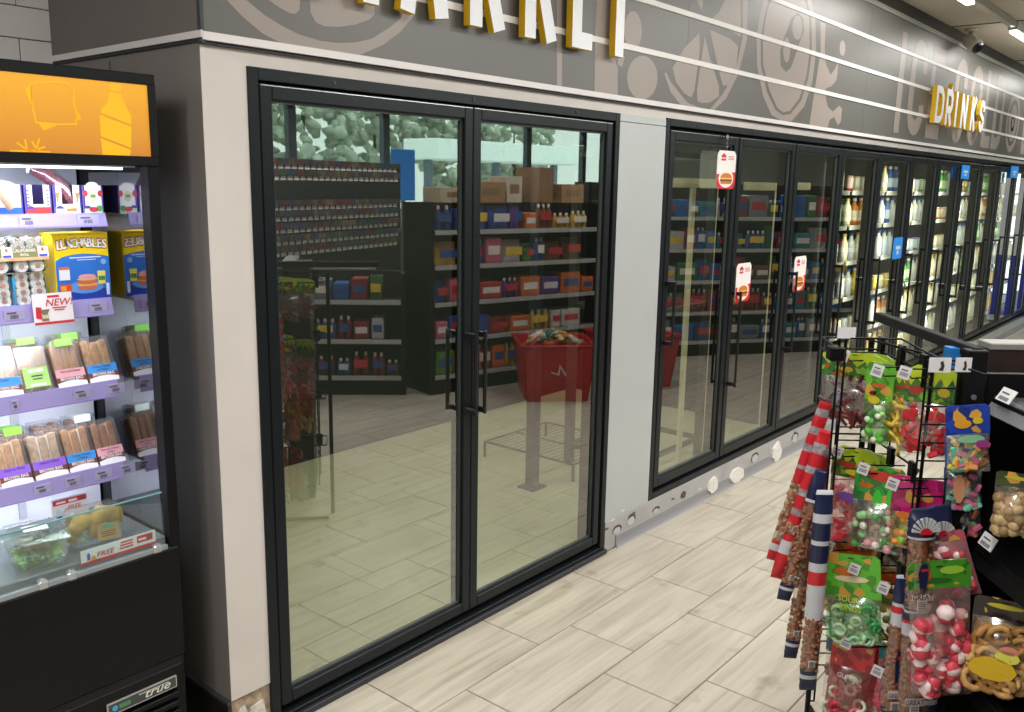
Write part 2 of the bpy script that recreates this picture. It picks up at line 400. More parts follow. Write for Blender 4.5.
# ---------------------------------------------------------------- sign band
BM = bpy.data.materials.new('sign_band'); BM.use_nodes = True
b = BM.node_tree.nodes['Principled BSDF']; b.inputs['Base Color'].default_value = (*lin('605f5b'), 1); b.inputs['Roughness'].default_value = 0.38
band = empty('sign_band', (8, 0, 2.065), 'long dark grey printed sign band with white stripes above the cooler doors', 'sign band')
BY = -0.02
seams = [1.334, 3.86, 6.3, 8.74, 11.18, 13.6, 18]
for a, b_ in zip(seams[:-1], seams[1:]):
    MB().box(a + (0.0 if a == seams[0] else 0.0008), b_ - 0.0008, BY, 0.02, 2.098, 2.93).build('band_panel', BM, band)
BRET = mat('6a6460', 0.4, var=0.04, scale=3)
MB().box(1.328, 1.334, BY, 0.859, 2.09, 3.06).build('side_panel', BRET, band)
MB().box(1.326, 1.336, BY - 0.003, BY + 0.012, 2.072, 3.06).build('corner_bead', mat('3a3d44', 0.4, 0.4), band)
TRW = mat('dedad9', 0.4)
MB().box(1.330, 18, BY - 0.004, 0.0, 2.079, 2.100).build('lower_trim', TRW, band)
MB().box(1.3255, 1.3315, BY - 0.004, 0.859, 2.084, 2.102).build('lower_trim', TRW, band)
MB().box(1.330, 18, BY + 0.006, 0.0, 2.070, 2.079).box(1.3285, 1.334, BY, 0.859, 2.074, 2.084).build('painted_shadow_line', mat('24242a', 0.6), band)  # dark strips stand in for the shadow line under the trim
MB().box(1.336, 18, BY - 0.008, 0.0, 2.93, 2.962).build('upper_trim', mat('a3a3a1', 0.4, 0.1), band)
MB().box(1.336, 18, BY + 0.02, 0.02, 2.962, 3.06).build('painted_shadow_gap', mat('3a3936', 0.6), band)  # dark colour puts the shadow of the ceiling gap into this strip
for z in (2.3045, 2.511, 2.7195):
    MB().box(1.345, 18, BY - 0.005, BY + 0.001, z - 0.0115, z + 0.0115).build('white_stripe', mat('e4e2de', 0.4), band)
# printed artwork: outlines taken on the band's own plane
TAUPE = mat('968b84', 0.4); DARKP = mat('605e5a', 0.4)
def art(pts, ox, oz, sc, d=0.0004, m=None, nm='printed_graphic'):
    P = []
    for x, y in pts:
        q = at(ox + x*sc, oz + y*sc, 1, BY); P.append((min(max(q.x, 1.35), 17.9), min(max(q.z, 2.0995), 2.93)))
    return MB().prism(P, BY - d, BY + 0.0005).build(nm, m or TAUPE, band)
def ell(cx, cy, rx, ry, n=22): return [(cx + rx*math.cos(2*PI*i/n), cy + ry*math.sin(2*PI*i/n)) for i in range(n)]
# big citrus slice at the corner: full ring reconstructed as a circle on the band
def ringband(cx, cz, r0, r1, a0=0, a1=360, n=40, m=None):
    P0 = []; P1 = []
    for i in range(n+1):
        a = math.radians(a0 + (a1-a0)*i/n)
        P0.append((cx + r0*math.cos(a), min(max(cz + r0*math.sin(a), 2.0995), 2.929))); P1.append((cx + r1*math.cos(a), min(max(cz + r1*math.sin(a), 2.0995), 2.929)))
    mb = MB()
    for i in range(n):
        if max(P0[i][1], P0[i+1][1], P1[i][1], P1[i+1][1]) <= 2.1: continue
        if min(P0[i][1], P0[i+1][1], P1[i][1], P1[i+1][1]) >= 2.9289: continue
        mb.prism([P0[i], P1[i], P1[i+1], P0[i+1]], BY - 0.001, BY + 0.0005)
    return mb.build('printed_graphic', m or TAUPE, band)
s8 = 210/1024
art([(125,0),(200,80),(290,155),(375,200),(560,230),(740,258),(850,210),(930,150),(990,80),(1010,30),(1020,0),(960,0),(935,85),(880,130),(800,180),(720,198),(640,200),(560,190),(460,160),(380,120),(300,70),(215,0)], 200, 0, 220/1024)
art([(320,0),(370,35),(420,62),(445,64),(462,45),(466,0)], 200, 0, 220/1024)
art([(512,0),(515,60),(540,105),(580,122),(650,125),(720,115),(790,90),(812,65),(812,0)], 200, 0, 220/1024)
# above the frame the slice goes on
ringband(2.02, 2.60, 0.30, 0.42, 20, 160)
s2 = 280/1024
art([(575,-60),(592,-60),(592,317),(573,314)], 400, 0, s2)
art([(722,-60),(775,-60),(785,215),(796,250),(796,352),(711,340),(713,140)], 400, 0, s2)
art(ell(852, 112, 32, 72), 400, 0, s2); art(ell(886, 284, 56, 80), 400, 0, s2)
art([(800,190),(822,210),(812,245),(795,235)], 400, 0, s2)
art([(118,360),(128,352),(150,400),(230,500),(300,540),(340,537),(405,455),(465,350),(500,180),(497,0),(525,0),(522,190),(480,360),(420,480),(360,547),(270,537),(200,515),(150,450)], 640, 0, s8)
art([(290,160),(215,235),(185,290),(158,330),(175,400),(215,455),(250,475),(265,440),(290,250)], 640, 0, s8)
art([(315,175),(300,280),(278,440),(280,492),(300,502),(340,500),(385,470),(385,420),(340,280)], 640, 0, s8)
art([(340,145),(440,190),(478,225),(470,330),(430,415),(405,418),(385,350)], 640, 0, s8)
art([(345,95),(385,60),(415,0),(490,0),(492,180),(440,150)], 640, 0, s8)
art([(275,0),(308,0),(302,55),(295,40)], 640, 0, s8)
art([(620,-60),(600,0),(580,90),(567,190),(570,320),(600,470),(640,560),(690,597),(740,590),(800,520),(840,400),(858,250),(855,100),(835,0),(800,-60)], 640, 0, s8)
art([(640,-40),(610,60),(588,190),(590,320),(620,450),(660,535),(695,562),(735,555),(785,490),(820,380),(838,250),(835,100),(815,0),(790,-40)], 640, 0, s8, 0.0007, DARKP)
art([(650,-40),(618,60),(598,190),(600,315),(630,440),(668,525),(697,548),(730,540),(776,480),(810,375),(827,250),(825,100),(805,0),(785,-40)], 640, 0, s8, 0.0010)
art([(770,62),(795,90),(799,150),(780,200),(760,260),(735,330),(710,352),(685,320),(683,250),(700,190),(720,140),(735,90)], 640, 0, s8, 0.0013, DARKP)
art(ell(766, 135, 25, 60, 16), 640, 0, s8, 0.0016); art(ell(714, 243, 17, 62, 16), 640, 0, s8, 0.0016)
art([(880,108),(905,115),(900,230),(905,310),(930,365),(955,330),(970,280),(965,330),(958,390),(935,420),(905,430),(905,480),(915,520),(940,545),(970,515),(985,530),(980,590),(965,612),(945,570),(925,585),(915,620),(825,610),(850,450),(880,250)], 640, 0, s8)
art(ell(987, 235, 14, 38, 14), 640, 0, s8)
def ghost(ch, x, W, z0=2.14, H=0.71, s=0.115):
    mb = MB()
    for q, st in enumerate(glyph(ch, W, H, s)): mb.ribbon(st, s, BY - 0.001 - 0.0002*q, BY + 0.0005, ox=x, oz=z0)
    mb.build('printed_letter', TAUPE, band)
for ch, x, W in [('I', 6.94, 0.16), ('C', 7.24, 0.40), ('E', 7.76, 0.36), ('C', 8.48, 0.40), ('O', 9.02, 0.42), ('L', 9.58, 0.34), ('D', 9.98, 0.40)]: ghost(ch, x, W)
ringband(10.86, 2.44, 0.24, 0.30, m=TAUPE); ringband(10.86, 2.44, 0.0, 0.19, n=24, m=TAUPE); ringband(10.86, 2.44, 0.05, 0.09, n=20, m=DARKP)
for ch, x, W in [('E', 11.4, 0.36), ('N', 12.0, 0.42), ('D', 12.6, 0.4)]: ghost(ch, x, W)

# raised words
LW = mat('e8eaee', 0.35); LY = mat('d8ae12', 0.5)
def word(name, txt, xs, Ws, z0, H, s, yf, back, label):
    r = empty(name, (xs[0], BY, z0), label, 'lettering')
    for ch, x, W in zip(txt, xs, Ws):
        mb = MB()
        for q, st in enumerate(glyph(ch, W, H, s)): mb.ribbon(st, s, yf + 0.0004*q, yf + 0.004, 0, 1, ox=x, oz=z0)
        L = mb.build('letter', [LW, LY], r); L['label'] = 'letter ' + ch
        mb = MB()
        for q, st in enumerate(glyph(ch, W, H, s)): mb.ribbon(st, s - 0.0006*q, yf + 0.004, yf + back - 0.0004*q, 0, ox=x, oz=z0)
        mb.build('yellow_return', LY, L)
        # stand-off pegs to the band
        st = glyph(ch, W, H, s)[0]; mx = sum(p[0] for p in st)/len(st)
        for zz in (0.2*H, 0.8*H):
            px_ = min(st, key=lambda p: abs(p[1]-zz))[0] if len(st) > 2 else st[0][0] + (st[1][0]-st[0][0])*zz/H
            pg = MB(); pg.box(x + px_ - 0.006, x + px_ + 0.006, yf + back, BY, z0 + zz - 0.006, z0 + zz + 0.006)
            pg.build('standoff', LY, L)
YF = -0.068
def lx(px, py): return at(px, py, 1, YF).x
word('market_lettering', 'MARKET', [1.64, 1.99, 2.305, 2.597, 2.884, 3.118], [0.262, 0.21, 0.185, 0.185, 0.136, 0.19], 2.2455, 0.47, 0.062, YF, 0.03,
     'tall white raised capitals reading MARKET with yellow sides, cut off by the top edge')
YD = -0.08
def dx(px, py): return at(px, py, 1, YD).x
xd = [dx(934.2, 122), dx(944.3, 124.7), dx(953.5, 126.5), dx(959.5, 127.5), dx(969.4, 129), dx(978, 131)]
word('drinks_lettering', 'DRINKS', xd, [0.23, 0.20, 0.062, 0.20, 0.175, 0.175], 2.258, 0.288, 0.055, YD, 0.036,
     'small white raised capitals reading DRINKS with yellow sides on the far band')

# ================================================================ COOLER SECTIONS
def print_mat(c1, c2, c3, scale=55):
    k = ('p', c1, c2, c3)
    if k in _m: return _m[k]
    m = mat(c1, 0.35, coat=0.301 + 0.001*len(_m)); nt = m.node_tree; b = nt.nodes['Principled BSDF']
    tc = nt.nodes.new('ShaderNodeTexCoord'); v = nt.nodes.new('ShaderNodeTexVoronoi'); v.inputs['Scale'].default_value = scale
    sp_ = nt.nodes.new('ShaderNodeSeparateColor'); r = nt.nodes.new('ShaderNodeValToRGB'); r.color_ramp.interpolation = 'CONSTANT'
    nt.links.new(tc.outputs['Object'], v.inputs['Vector']); nt.links.new(v.outputs['Color'], sp_.inputs[0]); nt.links.new(sp_.outputs[0], r.inputs[0])
    e = r.color_ramp.elements; e[0].color = (*lin(c1), 1); e[1].position = 0.55; e[1].color = (*[q*0.55 for q in lin(c1)], 1)
    x = e.new(0.74); x.color = (*lin(c2), 1); x = e.new(0.88); x.color = (*lin(c3), 1)
    nt.links.new(r.outputs[0], b.inputs['Base Color']); _m[k] = m; return m
GLASS = film('e6efe2', 0.29, 0.012, 2.1)
FR = mat('1c2124', 0.36, 0.2)
def outer_frame(n, x0, x1, z0, z1, wd=0.034, y=-0.006, mull=()):
    f = MB()
    f.box(x0, x0+wd, y, 0.055, z0, z1, bev=0.002).box(x1-wd, x1, y, 0.055, z0, z1, bev=0.002)
    f.box(x0+wd, x1-wd, y, 0.055, z1-wd, z1, bev=0.002).box(x0+wd, x1-wd, y, 0.055, z0, z0+wd, bev=0.002)
    o = struct('trim_%d' % n, f, FR)
    g_ = MB()      # recessed dark rebate behind the doors
    g_.box(x0+wd, x1-wd, 0.034, 0.055, z0+wd, z0+wd+0.06).box(x0+wd, x1-wd, 0.034, 0.055, z1-wd-0.07, z1-wd).box(x0+wd, x0+wd+0.04, 0.034, 0.1, z0+wd, z1-wd).box(x1-wd-0.04, x1-wd, 0.034, 0.1, z0+wd, z1-wd)
    g_.build('rebate', GASKET, o)
    s_ = MB()
    k = x0 + 0.3
    while k < x1 - 0.1:
        s_.lathe([(0.006, 0), (0.006, 0.003)], 8, M=Matrix.Translation((k, y, z1 - wd/2)) @ Matrix.Rotation(PI/2, 4, 'X')); k += 0.62
    s_.build('screw_heads', mat('34393b', 0.4, 0.5), o)
    return o
outer_frame(11, XA, XB, 0.0, 2.029)
outer_frame(12, XC, XE, 0.1506, 2.036)
# black sill strip along the floor under the first section
struct('trim_13', MB().box(XA - 0.0, XB + 0.004, -0.022, -0.0065, 0.0, 0.022, bev=0.002), mat('2b2d33', 0.5))
nth = ['first', 'second', 'third', 'fourth', 'fifth', 'sixth', 'seventh', 'eighth', 'ninth', 'tenth', 'eleventh', 'twelfth', 'thirteenth']
dimd = {}
def cooler_door(x0, x1, z0, z1, label, hz, fw=0.046, hx=None, grp=None):
    o = empty('cooler_door', ((x0+x1)/2, 0, z0), label, 'cooler door')
    y0, y1 = 0.0, 0.030
    f = MB()
    f.box(x0, x0+fw, y0, y1, z0, z1, bev=0.003).box(x1-fw, x1, y0, y1, z0, z1, bev=0.003)
    f.box(x0+fw, x1-fw, y0, y1, z1-fw, z1, bev=0.003).box(x0+fw, x1-fw, y0, y1, z0, z0+fw, bev=0.003)
    fo = f.build('frame', FR, o)
    b_ = MB(); e = 0.008
    b_.box(x0+fw, x0+fw+e, 0.014, 0.028, z0+fw, z1-fw).box(x1-fw-e, x1-fw, 0.014, 0.028, z0+fw, z1-fw).box(x0+fw, x1-fw, 0.014, 0.028, z1-fw-e, z1-fw).box(x0+fw, x1-fw, 0.014, 0.028, z0+fw, z0+fw+e)
    b_.box(x0+0.004, x1-0.004, y0-0.0015, y0, z1-0.006, z1-0.003, 1)
    b_.build('inner_bead', [mat('3b413f', 0.5), CHROME], fo)
    MB().add([(x0+fw, 0.020, z0+fw), (x1-fw, 0.020, z0+fw), (x1-fw, 0.020, z1-fw), (x0+fw, 0.020, z1-fw)], [(0,1,2,3)]).build('glass_pane', GLASS, o)
    hx = hx if hx is not None else x0 + 0.022
    h = MB(); yb = -0.052
    h.tube([(hx, yb, hz[0]), (hx, yb, hz[1])], 0.0075, 8)
    h.box(hx-0.009, hx+0.009, yb-0.004, y0, hz[0]+0.004, hz[0]+0.024, bev=0.002).box(hx-0.009, hx+0.009, yb-0.004, y0, hz[1]-0.024, hz[1]-0.004, bev=0.002)
    h.build('handle', mat('15171a', 0.35), o)
    return o
cooler_door(1.513, 2.399, 0.062, 1.988, 'wide glass cooler door nearest the dark corner, hinged on the left', (0.872, 1.186), fw=0.042, hx=2.366)
cooler_door(2.402, 3.290, 0.062, 1.988, 'wide glass cooler door beside the pale metal panel, reflecting a red basket', (0.872, 1.186), fw=0.042, hx=2.418)
ed = [3.774, 4.504, 5.264, 6.035, 6.805, 7.60, 8.36, 9.13, 9.90, 10.68, 11.46, 12.24, 13.0]
dlab = ['first narrow glass cooler door right of the pale metal panel, burger card at its top', 'second narrow cooler door from the metal panel, burger card behind its handle',
        'third narrow cooler door from the metal panel, burger card at its left edge', 'fourth narrow cooler door from the metal panel, first with lit bottles inside',
        'fifth narrow cooler door from the metal panel, small blue card at its right edge']
for i in range(12):
    lab = dlab[i] if i < 5 else '%s narrow cooler door from the metal panel, lit bottles inside' % nth[i]
    z = (0.946, 1.269) if i == 0 else ((0.62, 1.16) if i == 1 else (0.72, 1.22))
    cooler_door(ed[i] + 0.006, ed[i+1] - 0.006, 0.204, 1.985, lab, z, 0.045)
# mullion fins with their light strips
fin = MB(); 
for e in ed[1:-1]: fin.box(e-0.012, e+0.012, 0.031, 0.10, 0.2, 1.99)
struct('trim_14', fin, GASKET)
struct('trim_15', MB().box(2.385, 2.425, 0.031, 0.09, 0.05, 1.99), GASKET)

# the walk-in room behind the first doors
RW = mat('1f2221', 0.75, var=0.1, scale=4)
struct('wall_cooler_rear', MB().box(1.40, 6.07, 2.17, 2.22, 0, 2.5), RW)
struct('wall_cooler_left', MB().box(1.40, 1.42, 0.05, 2.17, 0, 2.5), RW)
struct('wall_cooler_right', MB().box(6.05, 6.08, 0.06, 2.17, 0, 2.5), RW)
struct('ceiling_cooler', MB().box(1.40, 6.08, 0.05, 2.2, 2.48, 2.52), RW)
CF = streak_mat('cooler_floor', '99967c', 'a09d83', 'a8a58a', 0.6, (2, 2, 1))
cfl = struct('floor_cooler', MB().box(1.40, 6.07, 0.05, 2.2, -0.06, -0.004), mat('8a8770', 0.9))
ctp = None
for r in range(5):
    for c in range(9):
        x = 1.45 + c * 0.61 - (0.3 if r % 2 else 0); y = 0.06 + r * 0.43
        a, b_ = max(x, 1.425), min(x + 0.606, 6.045)
        if b_ - a < 0.1: continue
        MB().box(a, b_+0.002, y, min(y + 0.428, 2.17), -0.004, 0.0).build('tile', CF, cfl)
# dark support post and low wire rack inside the second wide door
po = MB(); po.box(3.80, 3.86, 0.80, 0.86, 0.01, 2.47, bev=0.004).box(3.77, 3.89, 0.77, 0.89, 0, 0.01)
tag(po.build('support_post', mat('2e3236', 0.5)), 'dark square steel post standing inside the cooler behind the second wide door', 'post')
def wire_rack(x0, x1, y0, y1, h, label, n=16, legs=0.0, col='5c5d58'):
    o = empty('wire_rack', ((x0+x1)/2, (y0+y1)/2, 0), label, 'wire rack')
    m = mat(col, 0.4, 0.5)
    s = MB()
    for t in range(n+1):
        y = y0 + (y1-y0)*t/n; s.tube([(x0, y, h), (x1, y, h)], 0.002, 4)
    s.build('wire_grid', m, o)
    r_ = MB(); r_.tube([(x0,y0,h),(x1,y0,h),(x1,y1,h),(x0,y1,h),(x0,y0,h)], 0.007, 6); r_.tube([((x0+x1)/2,y0,h-0.006),((x0+x1)/2,y1,h-0.006)], 0.005, 6); r_.build('rim', m, o)
    for x in (x0, x1):
        for y in (y0, y1): MB().tube([(x, y, 0), (x, y, h)], 0.010, 8).build('leg', m, o)
    return o
wire_rack(4.08, 4.72, 0.72, 1.42, 0.10, 'low wire floor rack lying empty inside the cooler behind the second wide door')
def shelf_frame(x0, x1, y0, y1, H, label, zs, mm, lw=0.035):
    o = empty('steel_rack', ((x0+x1)/2, (y0+y1)/2, 0), label, 'shelf frame')
    for x in (x0, x1):
        for y in (y0, y1): MB().box(x-lw/2, x+lw/2, y-lw/2, y+lw/2, 0, H, bev=0.003).build('leg', mm, o)
    for z in zs:
        s = MB(); s.box(x0, x1, y0-0.01, y0+0.01, z-0.015, z+0.015).box(x0, x1, y1-0.01, y1+0.01, z-0.015, z+0.015).box(x0-0.01, x0+0.01, y0, y1, z-0.015, z+0.015).box(x1-0.01, x1+0.01, y0, y1, z-0.015, z+0.015)
        s.build('rail', mm, o)
    return o
p1 = at(668, 462, 2, 0); p2 = at(703, 478, 2, 0)
shelf_frame(4.35, 5.05, 0.42, 0.95, 1.95, 'dark empty shelf frame standing in the cooler behind the narrow doors', (0.12, 1.0, 1.9), mat('4a4b47', 0.5, 0.3), 0.05)
# cream bars built to stand in for reflections in the dark narrow doors
CREAM = mat('dccfae', 0.45, var=0.05)
for i, (bx0, bx1, by, ps, lab) in enumerate([(668, 701, 183.5, [(687, 0.018), (712, 0.007)], 'cream reflection stand-in behind the narrow door next to the metal panel'),
        (743, 771, 187, [(768, 0.006), (774, 0.008), (784, 0.007)], 'cream reflection stand-in with three close rods behind the second narrow door'),
        (797, 829, 187, [(818, 0.006)], 'cream reflection stand-in with one slim rod behind the third narrow door')]):
    yy = 0.22; a = at(bx0 + 2, by, 1, yy); b_ = at(bx1, by, 1, yy); zt = a.z
    xs = [at(px, 300, 1, yy).x for px, r in ps]
    o = empty('reflection_bars', ((a.x+b_.x)/2, yy, 0), lab, 'rod rack')
    MB().box(min(a.x, xs[0]-0.02), max(b_.x, xs[-1]+0.02), yy-0.012, yy+0.012, zt-0.02, zt+0.03, bev=0.004).build('head_bar', CREAM, o)
    for x, (px, r) in zip(xs, ps):
        MB().box(x-r, x+r, yy-r*0.6, yy+r*0.6, 0.012, zt-0.02, bev=0.002).build('rod', CREAM, o)
    MB().box(min(a.x, xs[0]-0.02), max(b_.x, xs[-1]+0.02), yy-0.05, yy+0.05, 0, 0.012).build('foot_plate', mat('6a6858', 0.5), o)

# lit shelving behind the far doors
SX0, SX1 = 6.10, 13.0
struct('wall_cooler_back_panel', MB().box(SX0-0.02, 13.1, 0.62, 0.66, 0, 2.4).box(SX0-0.02, 13.1, 0.06, 0.62, 2.03, 2.06), mat('1c1e20', 0.7))
struct('floor_cooler_shelf', MB().box(SX0-0.02, 13.1, 0.05, 0.62, -0.004, 0.18), mat('5b5952', 0.7))
zsh = [0.30, 0.60, 0.89, 1.17, 1.44, 1.70]
shm = mat('9a9a95', 0.4, 0.3)
for d in range(3, 12):
    o = empty('cooler_shelving', ((ed[d]+ed[d+1])/2, 0.4, 0.18), 'black wire shelving standing behind the %s narrow cooler door' % nth[d], 'shelving')
    x0, x1 = ed[d] + 0.03, ed[d+1] - 0.03
    for z in zsh:
        s = MB(); s.box(x0, x1, 0.20, 0.56, z-0.012, z, bev=0.002); sh = s.build('shelf', mat('34363a', 0.5), o)
        MB().box(x0, x1, 0.192, 0.2, z-0.022, z+0.012).build('ticket_strip', mat('c9c8c0', 0.5), sh)
    for x in (x0 - 0.012, x1 + 0.012): MB().box(x-0.008, x+0.008, 0.28, 0.30, 0.18, 1.95).build('upright', BLACK, o)
    area('cooler_led', (ed[d] + 0.02, 0.105, 1.1), 0.03, 1.6, 2.4 + 2.1*max(0, d-3), (1.0, 0.97, 0.86), (PI/2, 0, -0.35))
BC = [('cream', 'e9dfb8', 'f0ead0', 'c9a640'), ('yellow', 'e3b83a', 'f2d76a', 'e8e4d8'), ('red', 'c9343a', 'e9c9c0', 'd8d2c8'), ('white', 'e8e8e2', 'dfe3e6', '3f6fb0'), ('green', '5fae62', 'd8e8b8', 'e8e8d8'), ('orange', 'd98236', 'f0dfc0', 'f0f0e8'), ('blue', '3d68a8', 'c9d8e8', 'e0e0e0')]
bm_ = {}
for nm, c1, c2, c3 in BC:
    for kind in (0, 1):
        mb = MB()
        if kind == 0:
            mb.lathe([(0.034, 0), (0.038, 0.01), (0.038, 0.045), (0.0385, 0.046), (0.0385, 0.125), (0.038, 0.126), (0.037, 0.15), (0.016, 0.19), (0.016, 0.205), (0.018, 0.207), (0.018, 0.228)], 10, mats=[0, 0, 0, 1, 1, 0, 0, 0, 2, 2])
        else:
            mb.lathe([(0.03, 0), (0.034, 0.008), (0.0345, 0.03), (0.0345, 0.115), (0.034, 0.122), (0.029, 0.13)], 10, mats=[2, 0, 1, 0, 2])
        o = mb.build('bottle' if kind == 0 else 'can', [mat(c1, 0.3, coat=0.3), mat(c2, 0.45), mat(c3, 0.4)])
        C.objects.unlink(o); bm_[(nm, kind)] = o
rd = random.Random(3)
cnt = 0
for d in range(3, 12):
    x0, x1 = ed[d] + 0.06, ed[d+1] - 0.06
    for si, z in enumerate(zsh):
        if d == 11 and si % 2: continue
        nm = rd.choice(BC)[0]; kd = 1 if rd.random() < 0.35 else 0
        if si == 0: nm = rd.choice(['cream', 'yellow', 'white'])
        for c in range(5):
            if cnt >= 290: continue
            n0 = nm; nm = rd.choice([n0, n0, 'cream', 'white'])
            o = bm_[(nm, kd)].copy(); o.scale = (0.82, 0.82, 0.95); C.objects.link(o); cnt += 1
            o.location = (x0 + 0.045 + c * (x1 - x0 - 0.09)/4, 0.25, z); o.rotation_euler = (0, 0, rd.uniform(0, 6))
            t = '%s %s on the %s shelf up behind the %s narrow cooler door' % (nm, 'can' if kd else 'bottle', nth[si], nth[d])
            nm = n0
            tag(o, t, 'can' if kd else 'bottle', t.replace(nm + ' ', nm + ' ').replace('can on', 'cans on').replace('bottle on', 'bottles on'))

# hanging burger cards and the blue cards on the glass
def burger_card(px0, py0, px1, py1, label, chain=True):
    y = -0.028; a = at(px0, py0, 1, y); b_ = at(px1, py1, 1, y)
    W, H = b_.x - a.x, a.z - b_.z; cx = (a.x+b_.x)/2; zb = b_.z
    o = empty('hanging_card', (cx, y, zb), label, 'sign card')
    def rr(x0, x1, z0, z1, r): return [(x1-r, z0), (x1, z0+r), (x1, z1-r), (x1-r, z1), (x0+r, z1), (x0, z1-r), (x0, z0+r), (x0+r, z0)]
    MB().prism(rr(-W/2, W/2, 0, H, W*0.1), -0.001, 0.001).build('card', mat('eceae8', 0.4), o, False)
    MB().prism(rr(-W/2, W/2, 0, H*0.45, W*0.1)[:2] + [(W/2, H*0.45), (-W/2, H*0.38)] + rr(-W/2, W/2, 0, H*0.45, W*0.1)[-2:], -0.0018, -0.001).build('red_print', mat('c9252b', 0.4), o, False)
    bg_ = MB(); bg_.prism([(x*W*0.40, H*0.27 + z*H*0.24) for x, z in ell(0, 0, 1, 1, 18)], -0.0024, -0.0018, 0)
    bg_.prism([(-W*0.30, H*0.20), (W*0.30, H*0.20), (W*0.27, H*0.13), (-W*0.27, H*0.13)], -0.0034, -0.0024, 1)
    bg_.prism([(-W*0.32, H*0.25), (W*0.32, H*0.25), (W*0.33, H*0.20), (-W*0.33, H*0.20)], -0.0034, -0.0024, 2)
    bg_.prism([(-W*0.30, H*0.28), (W*0.31, H*0.29), (W*0.3, H*0.25), (-W*0.3, H*0.25)], -0.0034, -0.0024, 3)
    bg_.prism([(-W*0.31, H*0.29)] + [(W*0.31*math.cos(math.radians(180-t)), H*0.29 + H*0.13*math.sin(math.radians(t))) for t in range(0, 181, 20)], -0.0034, -0.0024, 1)
    bg_.build('burger_print', [mat('efe9e2', 0.4), mat('c9782e', 0.5), mat('6b3a1e', 0.5), mat('e8b94a', 0.5)], o, False)
    lg = MB(); lg.prism([(-W*0.30, H*0.82), (-W*0.05, H*0.82), (-W*0.05, H*0.87), (-W*0.175, H*0.93), (-W*0.30, H*0.87)], -0.0018, -0.001)
    lg.prism([(-W*0.30, H*0.74), (-W*0.05, H*0.74), (-W*0.05, H*0.79), (-W*0.30, H*0.79)], -0.0018, -0.001)
    for k in range(3): lg.prism([(W*0.08, H*(0.77+0.04*k)), (W*0.38, H*(0.77+0.04*k)), (W*0.38, H*(0.785+0.04*k)), (W*0.08, H*(0.785+0.04*k))], -0.0018, -0.001)
    lg.build('logo_print', mat('c9252b', 0.4), o, False)
    cup = MB()
    if chain:
        for k in range(3): cup.tube([(0, 0.001, H+0.004+k*0.022), (0.006, 0.001, H+0.012+k*0.022), (0, 0.001, H+0.022+k*0.022), (-0.006, 0.001, H+0.012+k*0.022), (0, 0.001, H+0.004+k*0.022)], 0.0016, 5)
        cup.lathe([(0.012, 0), (0.012, 0.012)], 8, M=Matrix.Translation((0, 0.013, H+0.07)) @ Matrix.Rotation(PI/2, 4, 'X'))
    else: cup.box(-W*0.3, W*0.3, 0.001, 0.012, H*0.8, H*0.9)
    cup.build('hanger', CHROME, o, False)
burger_card(718, 150, 734, 189, 'white and red burger card hanging by a chain at the top of a cooler door')
burger_card(737, 264, 749, 300, 'white and red burger card behind the handle of the second narrow cooler door', False)
burger_card(795, 257, 804, 290, 'white and red burger card at the left edge of the third narrow cooler door', False)
for px0, py0, px1, py1, lab in [(963, 165, 968.5, 179, 'small bright blue card on a far cooler door, upper left one'), (1012, 166, 1017.5, 178, 'small bright blue card on a far cooler door at the right edge of the view'), (895, 238, 901, 258, 'blue oval-marked card low on a cooler door beside the thick mullion')]:
    a = at(px0, py0, 1, -0.024); b_ = at(px1, py1, 1, -0.024)
    o = empty('blue_card', ((a.x+b_.x)/2, -0.024, b_.z), lab, 'sign card')
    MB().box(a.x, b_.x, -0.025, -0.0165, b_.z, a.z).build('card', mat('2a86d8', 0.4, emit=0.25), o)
    W = b_.x-a.x; H = a.z-b_.z
    MB().box(a.x+W*0.2, a.x+W*0.75, -0.0265, -0.025, b_.z+H*0.45, b_.z+H*0.6).box(a.x+W*0.35, a.x+W*0.6, -0.0265, -0.025, b_.z+H*0.2, b_.z+H*0.38).build('print', mat('c9dff0', 0.4), o)
# far end: blue merchandiser past the last door
fe = empty('end_cabinet', (13.6, -0.3, 0), 'blue and white end cabinet beyond the last cooler door', 'cabinet')
MB().box(13.2, 14.2, -0.45, -0.03, 0.02, 1.9, bev=0.01).build('body', mat('e4e6ee', 0.5), fe)
MB().box(13.19, 13.2, -0.43, -0.05, 0.1, 0.9).box(13.2, 14.2, -0.46, -0.45, 0.1, 0.9).build('blue_panel', mat('2c3fae', 0.5), fe)

# ================================================================ CEILING ITEMS
def slim_fixture(x0, x1, y, label):
    o = empty('tube_fixture', ((x0+x1)/2, y, 3.06), label, 'light fixture')
    MB().box(x0, x1, y-0.035, y+0.035, 2.995, 3.059, bev=0.004).build('housing', mat('c8c8c4', 0.4), o)
    MB().box(x0+0.03, x1-0.03, y-0.028, y+0.028, 2.976, 2.9945, bev=0.004).build('diffuser', emis('fff6e6', STRIP), o)
slim_fixture(5.4, 6.95, -0.46, 'white slim ceiling light beside the sign band, cut by the top edge')
slim_fixture(8.27, 9.75, -0.46, 'white slim ceiling light near the security camera')
slim_fixture(11.1, 12.6, -0.46, 'white slim ceiling light farthest along the band')
rl = MB(); rl.box(6.96, 8.26, -0.485, -0.435, 3.01, 3.059, bev=0.004)
tag(rl.build('fixture_rail', mat('b4b4b0', 0.35, 0.4)), 'grey metal rail joining two slim ceiling lights', 'rail')
